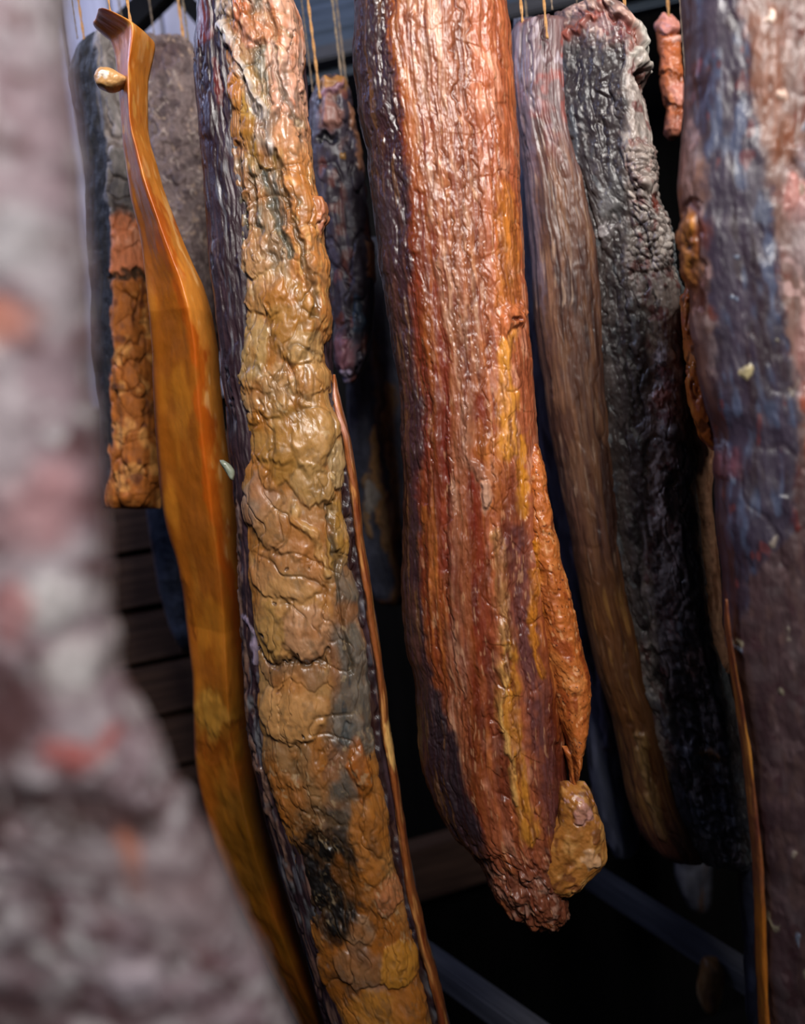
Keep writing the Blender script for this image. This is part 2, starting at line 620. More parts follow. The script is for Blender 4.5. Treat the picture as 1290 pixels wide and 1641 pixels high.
# blue grey tie beam with a ledge, high at the back
pa, pb = at(440, 70, 1.48), at(1010, -60, 1.42)
structure(stick('trim_2', pa + (pa - pb) * 0.05, pb + (pb - pa) * 0.5, 0.15, 0.03, M_BEAM))
pa, pb = at(440, 112, 1.45), at(1010, -16, 1.39)
structure(stick('trim_3', pa + (pa - pb) * 0.05, pb + (pb - pa) * 0.5, 0.022, 0.05, M_RAIL))
# dark braces forming a peak, upper left
structure(stick('trim_4', at(188, 58, 1.40), at(290, -42, 1.40), 0.036, 0.03, M_SOOT_SHADE))
structure(stick('trim_5', at(262, -40, 1.38), at(350, 62, 1.38), 0.020, 0.03, M_SOOT_SHADE))


def low_bar(pts, z, ext0, ext1, label):
    q = []
    for px, py in pts:
        d = Vector(rays(np.array([float(px)]), np.array([float(py)]))[0])
        q.append(CAM + d * ((z - CAM.z) / d.z))
    v = (q[1] - q[0]).normalized()
    o = stick('wooden_bar', q[0] - v * ext0, q[1] + v * ext1, 0.034, 0.03, M_RAIL)
    tag(o, label, 'bar')
    return o


low_bar([(690, 1540), (830, 1641)], 0.82, 0.22, 0.25, 'grey wooden bar running out of the bottom edge beside the yellow fat slab')
low_bar([(960, 1412), (1215, 1578)], 0.82, 0.14, 0.3, 'grey wooden bar crossing the dark gap below the dark crusted slab')
# ------------------------------------------------------------------ the meat
def rows(Ls, Rs):
    ys = sorted(set([p[1] for p in Ls] + [p[1] for p in Rs]))
    ys = [y for y in ys if max(Ls[0][1], Rs[0][1]) <= y <= min(Ls[-1][1], Rs[-1][1])]
    l = hermite([p[1] for p in Ls], [p[0] for p in Ls], np.array(ys, float))
    r = hermite([p[1] for p in Rs], [p[0] for p in Rs], np.array(ys, float))
    return list(zip(ys, l, r))


CAT = 'smoked meat'
rods = set()


def base_of(px, py, Y):
    return at(px, py, Y)


# ---- 1. very near marbled piece, left edge ------------------------------------------------
def p_near(c):
    c.fill('#a08a92')
    c.mottle('#b8acb2', 70, 80, -0.1, 0.5, 1)
    c.mottle('#6a4648', 60, 50, 0.2, 0.5, 2, 0.9)
    low = sstep(1050, 1250, c.Y)
    c.mottle('#4e3234', 30, 18, -0.05, 0.4, 3, 0.9, low)
    c.mottle('#d8d0d4', 26, 17, 0.25, 0.5, 4, 0.9, low)
    c.mottle('#e2dcdf', 34, 44, 0.38, 0.6, 5, 0.9)
    c.blob(40, 525, 50, 32, '#c8785c', 0, 0, 0.4, 0.8)
    c.blob(95, 800, 52, 75, '#c09094', 4, 12, 0.4, 0.9)
    c.blob(30, 700, 60, 80, '#c4b6bc', 4, 0, 0.4, 0.8)
    c.blob(55, 400, 60, 60, '#b8b4b8', 4, 0, 0.4, 0.8)
    c.blob(110, 950, 50, 40, '#e6e0e0', 6, 0, 0.4, 0.95)
    c.blob(60, 960, 30, 45, '#c07878', 2, 0, 0.4, 0.8)
    c.blob(140, 1050, 40, 42, '#ddd6d6', 6, 0, 0.4, 0.9)
    c.blob(40, 1110, 70, 80, '#5a3838', -5, 0, 0.4, 0.95)
    c.stroke([(120, 1170), (170, 1185), (190, 1160)], 14, '#c06c68', 3)
    c.stroke([(0, 1240), (120, 1245), (250, 1290)], 30, '#43302f', -8)
    c.stroke([(225, 1310), (245, 1375)], 14, '#cc7c5c', 3)
    c.blob(150, 1330, 80, 30, '#b4a8ac', 6, 20, 0.4, 0.8)
    c.blob(310, 1400, 90, 60, '#a89498', 6, 40, 0.4, 0.8)
    c.blob(110, 1465, 26, 12, '#efe9ea', 4, 25, 0.4)
    c.blob(15, 1430, 26, 14, '#efe9ea', 4, 0, 0.4)
    c.blob(245, 1510, 40, 34, '#d0c0ca', 5, 30, 0.4)
    c.blob(60, 1560, 70, 60, '#4a3030', -4, 0, 0.4, 0.8)
    c.rough(11, 60, 21)
    c.rough(4, 22, 22)
    c.wrinkle(6, 70, 46, 61, 0.3 + 0.7 * low, '#5a3c3e', 0.5, 0.2)


t = thing('smoked_meat_joint', 'big pale pink marbled piece, out of focus along the left edge, nearest of all', CAT, at(60, 1700, 0.24))
lump('marbled_flesh', t, 0.228, rows(
    [(-330, -200), (-340, 600), (-330, 1200), (-300, 1800)],
    [(88, -200), (93, 0), (103, 150), (120, 300), (132, 480), (140, 620), (152, 760), (162, 900), (172, 1040), (190, 1100), (218, 1150),
     (245, 1200), (280, 1270), (318, 1340), (355, 1420), (392, 1490), (425, 1560), (460, 1641), (520, 1800)]),
    0.018, 0.028, M_BLUR, p_near, nf=200, nv=420, ends=(60, 60), expo=2.6, jit=4, seed=3)
twine(t, -120, -200, 0.232, 8)


# ---- 2. dark piece with grey and orange front, far left ------------------------------------
def p_two(c):
    c.fill('#1c1b20')
    c.mottle('#2e2e36', 20, 60, 0.0, 0.5, 1, 0.8)
    f = [(40, 168), (120, 172), (250, 182), (400, 190), (560, 195), (680, 192), (830, 165)]
    r = [(40, 300), (830, 300)]
    m = c.band(f, r, '#6f6866', soft=4)
    c.mottle('#9a8f8c', 14, 30, 0.1, 0.5, 2, 0.8, m)
    c.mottle('#4a4548', 12, 40, 0.2, 0.5, 3, 0.8, m)
    up = sstep(340, 362, c.wy)
    c.mix(m * up, '#c07048')
    c.mottle('#e09a78', 12, 16, 0.1, 0.5, 4, 0.8, m * up * sstep(420, 380, c.Y))
    lo = sstep(440, 470, c.wy)
    c.mix(m * lo, '#9c571c')
    c.mottle('#c88a48', 22, 24, 0.1, 0.5, 5, 0.8, m * lo)
    c.mottle('#5a2a10', 20, 26, 0.15, 0.5, 6, 0.8, m * lo)
    c.stroke([(190, 455), (240, 450)], 8, '#3a2410', -3)
    c.cells(4, 34, 44, 4, m * lo, '#4a220c', 0.2)
    c.rough(4, 16, 4, fy=30)
    c.fibre(3, 9, 120, 6, 1 - m)
    c.wrinkle(4, 20, 26, 61, m, '#3a2010', 0.5, 0.1)


t = thing('smoked_meat_strip', 'dark strip with grey upper face and crumpled orange lower end, beside the blurred near piece', CAT, at(200, 820, 1.0))
lump('cured_flesh', t, 1.0, rows(
    [(165, 58), (140, 66), (118, 88), (108, 125), (112, 150), (122, 200), (134, 270), (140, 400), (146, 550), (158, 680), (158, 760), (160, 815)],
    [(185, 58), (205, 66), (222, 88), (228, 125), (230, 150), (232, 200), (238, 270), (240, 400), (245, 550), (255, 680), (262, 760), (258, 815)]),
    0.035, 0.03, M_MATTE, p_two, nf=130, nv=420, ends=(14, 30), prof=[(-1, 0), (-0.8, 0.35), (-0.1, 0.75), (0.1, 1), (0.6, 0.9), (1, 0)], jit=2, seed=5)
twine(t, 136, 70, 0.985, 4)
twine(t, 124, 62, 1.0, 2.2, M_STRING_OLD)


# ---- 3. orange rind strip -------------------------------------------------------------------
def p_rind(c):
    c.fill('#9c5616')
    c.mottle('#804412', 60, 120, 0.0, 0.6, 1, 0.6)
    c.mottle('#c47a24', 40, 90, 0.1, 0.6, 2, 0.6)
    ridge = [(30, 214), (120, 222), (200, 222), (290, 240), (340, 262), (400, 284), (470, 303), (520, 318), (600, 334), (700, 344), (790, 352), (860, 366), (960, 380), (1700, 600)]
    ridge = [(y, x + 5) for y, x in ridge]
    side = c.band(ridge, [(0, 700), (1700, 900)], '#cc8030', 0.75, 4)  # the strip's lit right side is painted in as a lighter orange
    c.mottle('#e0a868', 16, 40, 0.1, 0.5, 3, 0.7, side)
    edge = c.band([(y, x - 16) for y, x in ridge], [(y, x + 2) for y, x in ridge], '#b04e0c', 0.7, 5)
    up = sstep(360, 250, c.Y)
    c.mix(up * 0.35, '#c06c18')
    c.mottle('#dc9c48', 16, 30, 0.2, 0.6, 8, 0.6, up)
    lo = sstep(1050, 1120, c.Y)
    c.mottle('#7a5214', 50, 80, -0.1, 0.5, 4, 0.7, lo)
    c.blob(345, 1135, 40, 34, '#a8752c', 3, 0, 0.3, 0.9)
    c.stroke([(292, 930), (302, 980), (312, 1010)], 9, '#5a2a10', -1, amt=0.5)
    c.stroke([(320, 1190), (345, 1200), (385, 1150)], 14, '#7a3c0c', -2, amt=0.8)
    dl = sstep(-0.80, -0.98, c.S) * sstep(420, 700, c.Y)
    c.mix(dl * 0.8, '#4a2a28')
    c.rough(1.6, 40, 5, fy=70)
    c.rough(0.7, 12, 6, fy=24)
    c.rough(3.0, 30, 7, fy=40, mask=lo)


def p_knob(c):
    c.fill('#c0915c')
    c.blob(174, 126, 9, 8, '#efe0d0', 2)
    c.mottle('#9a6a30', 12, 12, 0.1, 0.5, 2, 0.7)
    c.rough(1.5, 10)


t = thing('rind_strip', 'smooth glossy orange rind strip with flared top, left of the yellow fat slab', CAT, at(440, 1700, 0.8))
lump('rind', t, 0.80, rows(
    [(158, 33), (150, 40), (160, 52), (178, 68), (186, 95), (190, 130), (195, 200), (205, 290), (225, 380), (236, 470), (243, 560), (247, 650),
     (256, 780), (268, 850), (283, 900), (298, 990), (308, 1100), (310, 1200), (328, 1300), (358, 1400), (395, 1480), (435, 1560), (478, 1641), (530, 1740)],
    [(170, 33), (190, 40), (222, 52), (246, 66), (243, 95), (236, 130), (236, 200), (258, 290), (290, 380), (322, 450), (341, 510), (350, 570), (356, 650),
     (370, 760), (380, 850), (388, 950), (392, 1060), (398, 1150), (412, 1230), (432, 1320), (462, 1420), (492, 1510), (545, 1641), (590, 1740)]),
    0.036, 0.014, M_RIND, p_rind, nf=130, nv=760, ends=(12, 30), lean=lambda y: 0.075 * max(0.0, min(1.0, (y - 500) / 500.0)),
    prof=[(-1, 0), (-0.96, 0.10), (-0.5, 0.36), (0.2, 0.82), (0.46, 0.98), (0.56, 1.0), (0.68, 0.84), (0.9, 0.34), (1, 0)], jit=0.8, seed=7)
lump('bone_knob', t, 0.775, rows([(160, 110), (152, 125), (156, 138), (172, 146)], [(178, 110), (192, 118), (206, 128), (182, 146)]),
     0.010, 0.012, M_FAT, p_knob, nf=40, nv=40, nb=12, ends=(10, 10), jit=0.6, seed=8)
twine(t, 213, 62, 0.785, 4.6)
twine(t, 180, 40, 0.80, 3.2)


# ---- 4. rough grey brown piece behind the rind strip ----------------------------------------
def p_grey(c):
    c.fill('#6b5b5a')
    c.mottle('#85736f', 24, 30, 0.0, 0.5, 1, 0.8)
    c.mottle('#443638', 22, 22, 0.15, 0.5, 2, 0.8)
    c.mottle('#a08878', 7, 10, 0.35, 0.6, 3, 0.8)
    c.blob(262, 105, 30, 26, '#4a3434', -3, 0, 0.4, 0.8)
    rng = np.random.default_rng(4)
    for k in range(60):
        x, y = rng.uniform(238, 335), rng.uniform(85, 470)
        a = rng.uniform(-1.2, 1.2)
        l = rng.uniform(5, 12)
        c.stroke([(x, y), (x + l * math.cos(a), y + l * math.sin(a))], 1.3, '#a89890', 1.2, amt=0.8)
    c.rough(4.5, 15, 5)
    c.rough(2.8, 5, 6)
    c.wrinkle(2.5, 18, 24, 61, 1.0, '#3c3030', 0.5, 0.1)


t = thing('smoked_meat_joint', 'rough matte grey brown piece hanging behind the orange rind strip', CAT, at(290, 700, 0.98))
lump('crusted_flesh', t, 1.09, rows(
    [(225, 64), (215, 74), (212, 110), (225, 250), (240, 420), (252, 600), (268, 720)],
    [(290, 64), (312, 74), (322, 110), (334, 250), (346, 420), (352, 600), (345, 720)]),
    0.03, 0.03, M_MATTE, p_grey, nf=150, nv=340, ends=(10, 40), expo=3.0, jit=2.2, seed=11)
twine(t, 297, 82, 1.07, 5)
twine(t, 304, 80, 1.09, 3.6, M_STRING_OLD)
twine(t, 250, 76, 1.10, 2.0, M_STRING_OLD)

# ---- 5. yellow fat slab -----------------------------------------------------------------------
L5 = [(322, -170), (318, 0), (312, 60), (310, 100), (317, 180), (324, 250), (329, 330), (336, 430), (350, 540), (361, 650), (371, 760), (380, 850), (385, 950),
      (388, 1060), (397, 1180), (420, 1290), (450, 1400), (480, 1500), (508, 1600), (520, 1641), (552, 1760)]
R5 = [(455, -170), (470, 0), (485, 70), (492, 150), (496, 240), (508, 310), (520, 350), (525, 430), (530, 500), (531, 570), (545, 640), (560, 700), (571, 770),
      (582, 870), (598, 970), (612, 1060), (622, 1150), (635, 1230), (648, 1320), (663, 1410), (681, 1490), (700, 1560), (719, 1641), (748, 1760)]
B5 = [(348, -170), (350, 0), (352, 60), (362, 120), (366, 180), (370, 260), (378, 340), (384, 400), (388, 470), (384, 600), (398, 700), (392, 800), (398, 900),
      (408, 1000), (414, 1100), (424, 1200), (446, 1300), (474, 1400), (500, 1500), (528, 1600), (545, 1641), (585, 1760)]


def p_lean5(c):
    c.fill('#2a1b20')
    c.mottle('#3c2a30', 14, 90, 0.0, 0.5, 1, 0.8)
    c.mottle('#5a5a62', 8, 60, 0.35, 0.6, 2, 0.6)  # bluish grey glints put into the colour as thin streaks
    c.stroke([(330, 20), (338, 70)], 11, '#54201c', 1)
    c.stroke([(356, 120), (362, 180)], 6, '#5c2018', 1)
    dn = sstep(700, 800, c.Y)
    c.mottle('#6a4e44', 7, 70, 0.2, 0.5, 4, 0.8, dn)
    c.stroke([(384, 800), (392, 1000), (402, 1150), (440, 1290), (470, 1400)], 4, '#6e5244', 3, amt=0.8)
    c.stroke([(398, 980), (420, 1010), (412, 1040)], 4, '#8a7a8c', 2)
    c.mottle('#5a5a5e', 14, 40, 0.1, 0.5, 6, 0.8, sstep(980, 1080, c.Y))
    c.fibre(3.2, 8, 130, 3)
    c.wrinkle(3.5, 16, 90, 47, 1.0, '#140c10', 0.6, 0.12)
    c.rough(3.0, 12, 4, fy=30)
    # groove before the rind edge: real depth, its shade also painted dark
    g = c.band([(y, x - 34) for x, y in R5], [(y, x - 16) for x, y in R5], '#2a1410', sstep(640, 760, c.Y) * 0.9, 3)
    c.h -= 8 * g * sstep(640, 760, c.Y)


def p_fat5(c):
    c.fill('#96622e')
    c.mottle('#7d5830', 40, 60, 0.0, 0.5, 1, 0.6)
    c.mottle('#b28b58', 36, 44, 0.1, 0.5, 2, 0.6)
    up = sstep(520, 400, c.Y)
    # upper part: streaked grey, cream and pink
    c.mix(up * 0.5, '#86705a')
    c.mottle('#54544a', 10, 90, 0.05, 0.45, 3, 0.85, up)
    c.mottle('#a89a86', 8, 70, 0.25, 0.55, 4, 0.8, up)
    c.blob(410, 200, 30, 74, '#9c7430', 3, -10, 0.3, 0.9)
    c.blob(386, 160, 14, 44, '#b87c42', 5, 0, 0.3, 0.9)
    c.blob(432, 245, 17, 40, '#987026', 3, -12, 0.3, 0.9)
    c.stroke([(345, -60), (346, 0), (352, 50), (385, 110), (420, 180), (442, 250)], 10, '#b0a8a4', 6, amt=0.9)
    c.stroke([(370, 96), (402, 150), (430, 222), (438, 270)], 6, '#4a3830', -5, amt=0.7)
    c.stroke([(372, 30), (405, 8), (424, 50)], 18, '#a4948a', 3, amt=0.8)
    c.blob(396, 45, 18, 26, '#a85c36', 5, 20, 0.3)
    c.blob(414, 78, 30, 22, '#b87e66', 7, 35, 0.3, rim='#703820')
    # pink to amber roll of fat on the right, from the top to the middle
    roll = [(466, -160), (462, 0), (468, 80), (470, 150), (476, 220), (488, 300), (496, 380), (508, 450), (516, 520)]
    rm = c.stroke(roll, 30, '#b47c54', 9, 0.3, 0.95)
    tp = sstep(250, 170, c.Y)
    c.mix(rm * tp * 0.85, '#c4917c')
    c.mottle('#dcb4a2', 20, 34, 0.0, 0.5, 12, 0.8, rm * tp)
    c.mottle('#b0643c', 16, 30, 0.2, 0.5, 16, 0.7, rm * tp)
    c.mix(rm * sstep(230, 300, c.Y) * 0.8, '#a8692a')
    c.mottle('#cc9858', 8, 18, 0.15, 0.5, 14, 0.8, rm * sstep(200, 300, c.Y))
    c.stroke([(440, 40), (450, 140), (478, 215)], 4, '#76695f', -4, amt=0.8)
    c.stroke([(448, 262), (472, 342), (494, 430), (504, 512)], 5, '#44351f', -6, amt=0.8)
    c.blob(512, 345, 9, 26, '#a86a56', 9, 0, 0.3)
    # grey green grooves below the amber patch
    for p in ([(410, 300), (418, 360), (428, 420)], [(425, 280), (448, 350), (470, 420)], [(396, 330), (402, 400)], [(386, 250), (394, 310)]):
        c.stroke(p, 7, '#484a3e', -5, amt=0.85)
    c.stroke([(437, 290), (460, 365)], 9, '#3a403e', -4, amt=0.85)

    def flap(cx, cy, rx, ry, col, h, ang=0):
        """a sheet of fat whose lower rim stands proud and drops off sharply"""
        a = math.radians(ang)
        dx, dy = c.wx - cx, c.wy - cy
        u = (dx * math.cos(a) + dy * math.sin(a)) / rx
        v = (-dx * math.sin(a) + dy * math.cos(a)) / ry
        r = np.sqrt(u * u + v * v)
        m = sstep(1.12, 0.88, r)
        c.mix(np.exp(-((r - 1.04) / 0.06) ** 2) * sstep(-0.2, 0.6, v + 0.9 * c.brk) * 0.5, '#4c3722')
        c.mix(m * 0.75, col)
        c.h += h * m * (0.25 + 0.5 * sstep(-1, 0.9, v)) + 0.5 * h * sstep(1, 0.1, r)
    for q in [(440, 620, 62, 40, '#a07c52', 4, 8), (412, 418, 26, 34, '#a2744a', 6, 20), (428, 470, 32, 32, '#aa8050', 6, -30), (470, 515, 34, 62, '#94662a', 7, -10),
              (492, 558, 24, 28, '#a88454', 5, 0), (412, 560, 26, 60, '#a0804e', 5, 0), (504, 608, 32, 30, '#aa7e4a', 6, 0),
              (466, 690, 72, 54, '#9a6e32', 7, 8), (512, 690, 30, 62, '#a67c48', 6, 12), (420, 795, 26, 46, '#927462', 5, 10), (504, 765, 36, 32, '#9c7846', 7, -8),
              (452, 742, 28, 34, '#966a2e', 5, 30), (546, 740, 14, 44, '#a68c62', 6, 0), (470, 835, 50, 50, '#9c7046', 6, 24), (540, 850, 14, 64, '#987030', 4, -5)]:
        flap(*q)
    c.stroke([(472, 806), (506, 850), (524, 900)], 8, '#bc9258', 6, amt=0.7)
    for q in [(465, 905, 54, 48, '#a27044', 6, 10), (478, 975, 58, 68, '#b0824e', 8, 0), (500, 1000, 40, 42, '#aa7c5a', 4, 0), (438, 1000, 26, 42, '#a07840', 4, 0),
              (474, 1062, 54, 18, '#7e5c3e', 3, 4), (474, 1120, 52, 48, '#bc8a54', 9, 0), (465, 1205, 48, 42, '#84603c', 5, 0), (490, 1272, 42, 56, '#805c38', 5, -6),
              (452, 1250, 16, 62, '#7e522c', 4, -8)]:
        flap(*q)
    c.stroke([(418, 1040), (460, 1048), (500, 1052), (532, 1036)], 4, '#43301f', -5, amt=0.8)
    for (x, y) in [(450, 963), (488, 1035), (454, 1088), (500, 895), (470, 905), (495, 1150), (430, 1010)]:
        c.blob(x, y, 3.5, 3.5, '#38241a', -3, 0, 0.4)
    # right flank: grey and grooved
    fl = c.band([(900, 545), (1000, 534), (1100, 530), (1200, 528), (1300, 520), (1360, 505)],
                [(900, 700), (1000, 700), (1100, 700), (1200, 585), (1300, 560), (1360, 545)], '#56534d', sstep(860, 960, c.Y) * sstep(1390, 1330, c.Y) * 0.9, 8)
    fl = fl * sstep(860, 960, c.Y) * sstep(1390, 1330, c.Y)
    c.mottle('#7e7266', 14, 20, 0.1, 0.5, 22, 0.7, fl)
    c.mottle('#33383c', 12, 40, 0.2, 0.5, 23, 0.7, fl)
    c.stroke([(528, 800), (540, 880), (548, 960), (566, 1060)], 5, '#40392f', -6, amt=0.8)
    c.stroke([(520, 1230), (548, 1180), (560, 1150)], 8, '#454c4f', -3, amt=0.7)
    c.blob(578, 1215, 17, 46, '#98541e', 10, -4, 0.2, 1, True, '#38200f')
    # orange lower end and the charred hollow
    lo = sstep(1290, 1420, c.wy - 0.9 * (c.wx - 560))
    c.mix(lo * 0.9, '#97581f')
    c.mottle('#b47634', 30, 40, 0.0, 0.5, 25, 0.8, lo)
    c.mottle('#6c462a', 26, 26, 0.15, 0.5, 26, 0.8, lo)
    c.mottle('#a88068', 12, 14, 0.35, 0.55, 27, 0.6, lo)
    for q in [(590, 1330, 28, 64, '#a2662c', 5, -8), (625, 1410, 24, 28, '#b47048', 5, 0), (570, 1462, 38, 24, '#987658', 6, 35), (575, 1522, 40, 32, '#785840', 7, 20),
              (640, 1520, 32, 36, '#bc802e', 6, 0), (600, 1622, 52, 62, '#b47830', 6, 0), (655, 1600, 30, 44, '#a46426', 5, 0)]:
        flap(*q)
    near = c.blob(525, 1400, 75, 120, None, 0, 10, 0.6)
    c.blob(522, 1385, 44, 74, '#14100e', -6, 12, 0.35, 1.0, False)
    c.blob(498, 1340, 26, 34, '#181310', -3, 0, 0.4, 1.0, False)
    c.blob(548, 1440, 26, 46, '#161210', -3, 20, 0.4, 1.0, False)
    c.mottle('#171210', 16, 20, 0.0, 0.35, 28, 0.9, near)
    zone = sstep(-0.2, 0.4, c.N(60, 80, 71) + 0.3 * c.N(25, 30, 72))
    c.rough(1.2, 9, 33, fy=14)
    c.rough(2.6, 30, 34)
    c.rough(3.5, 12, 35, mask=near)
    c.wrinkle(2.2, 40, 60, 41, 1.0, '#4e381f', 0.5, 0.06)
    c.wrinkle(1.5, 20, 32, 43, 0.2 + 0.8 * zone, '#574026', 0.5, 0.08)
    c.wrinkle(0.9, 10, 18, 45, zone, '#5e452c', 0.35, 0.12)
    c.mottle('#64503a', 9, 16, 0.2, 0.5, 46, 0.35)
    c.mottle('#9a5a1c', 40, 60, 0.0, 0.5, 73, 0.5)
    c.wrinkle(1.6, 14, 70, 74, 1 - up, '#5a3a1c', 0.45, 0.08, 0.15)
    c.mottle('#baa07a', 8, 12, 0.35, 0.6, 47, 0.35, zone)
    c.fibre(2.6, 7, 70, 48, up)
    c.wrinkle(2.6, 13, 90, 49, up, '#4a4036', 0.6, 0.12, 0.25)


def p_edge5(c):
    c.fill('#8a4c24')
    c.mottle('#c08448', 10, 60, 0.15, 0.5, 1, 0.8)
    c.mottle('#6a2c14', 12, 70, 0.2, 0.5, 2, 0.8)
    c.mottle('#c8907c', 10, 60, 0.0, 0.5, 3, 0.7, sstep(800, 700, c.Y))
    c.blob(632, 1180, 8, 50, '#dcaa64', 1, -5)
    c.mottle('#2c1410', 9, 50, 0.1, 0.4, 4, 0.8, sstep(0.2, -0.4, c.S))
    c.fibre(1, 6, 120, 3)
    c.rough(2.0, 9, 5, fy=30)


t = thing('smoked_fat_slab', 'long slab with lumpy yellow fat face and dark lean left side, second large piece from left', CAT, at(640, 1700, 0.74))
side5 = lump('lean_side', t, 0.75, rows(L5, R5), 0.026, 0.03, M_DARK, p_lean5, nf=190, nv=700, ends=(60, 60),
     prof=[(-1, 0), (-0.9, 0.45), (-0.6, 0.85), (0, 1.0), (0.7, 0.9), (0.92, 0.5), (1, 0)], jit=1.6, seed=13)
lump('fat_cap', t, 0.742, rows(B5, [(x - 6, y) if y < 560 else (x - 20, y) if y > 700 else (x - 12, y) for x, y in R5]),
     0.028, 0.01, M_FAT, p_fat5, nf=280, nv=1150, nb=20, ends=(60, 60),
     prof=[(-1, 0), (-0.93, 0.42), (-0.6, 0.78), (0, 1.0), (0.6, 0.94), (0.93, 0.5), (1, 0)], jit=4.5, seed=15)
E5 = [p for p in R5 if p[1] >= 640]
lump('rind_edge', t, 0.746, rows([(534, 600)] + [(x - 13 + (y > 1400) * -4, y) for x, y in E5], [(537, 600)] + [(x + 1, y) for x, y in E5]),
     0.016, 0.02, M_FAT, p_edge5, nf=40, nv=560, nb=14, ends=(120, 60), jit=1.5, seed=16)


def p_chip(c):
    c.fill('#7a8070')
    c.rough(1, 6)


lump('bone_splinter', side5, 0.722, rows([(352, 737), (354, 744), (362, 756), (370, 770)], [(358, 737), (368, 744), (376, 756), (374, 770)]),
     0.004, 0.004, M_FAT, p_chip, nf=20, nv=24, nb=8, ends=(6, 6), jit=0.3, seed=17)
twine(t, 385, -165, 0.745, 5, dx=0)

# ---- 6. centre piece ------------------------------------------------------------------------
L6 = [(575, -180), (570, 0), (565, 60), (572, 150), (585, 230), (599, 330), (608, 420), (624, 520), (638, 620), (644, 720), (647, 830), (645, 930), (650, 1020),
      (666, 1110), (672, 1200), (690, 1270), (722, 1332), (762, 1372), (784, 1410), (800, 1438), (830, 1464), (858, 1478)]
R6 = [(806, -180), (812, 0), (818, 60), (825, 150), (832, 260), (838, 350), (842, 450), (850, 560), (861, 680), (872, 790), (880, 880), (888, 960),
      (898, 1040), (904, 1100), (908, 1180), (910, 1220), (912, 1260), (908, 1310), (902, 1370), (905, 1420), (906, 1445), (903, 1464), (880, 1478)]


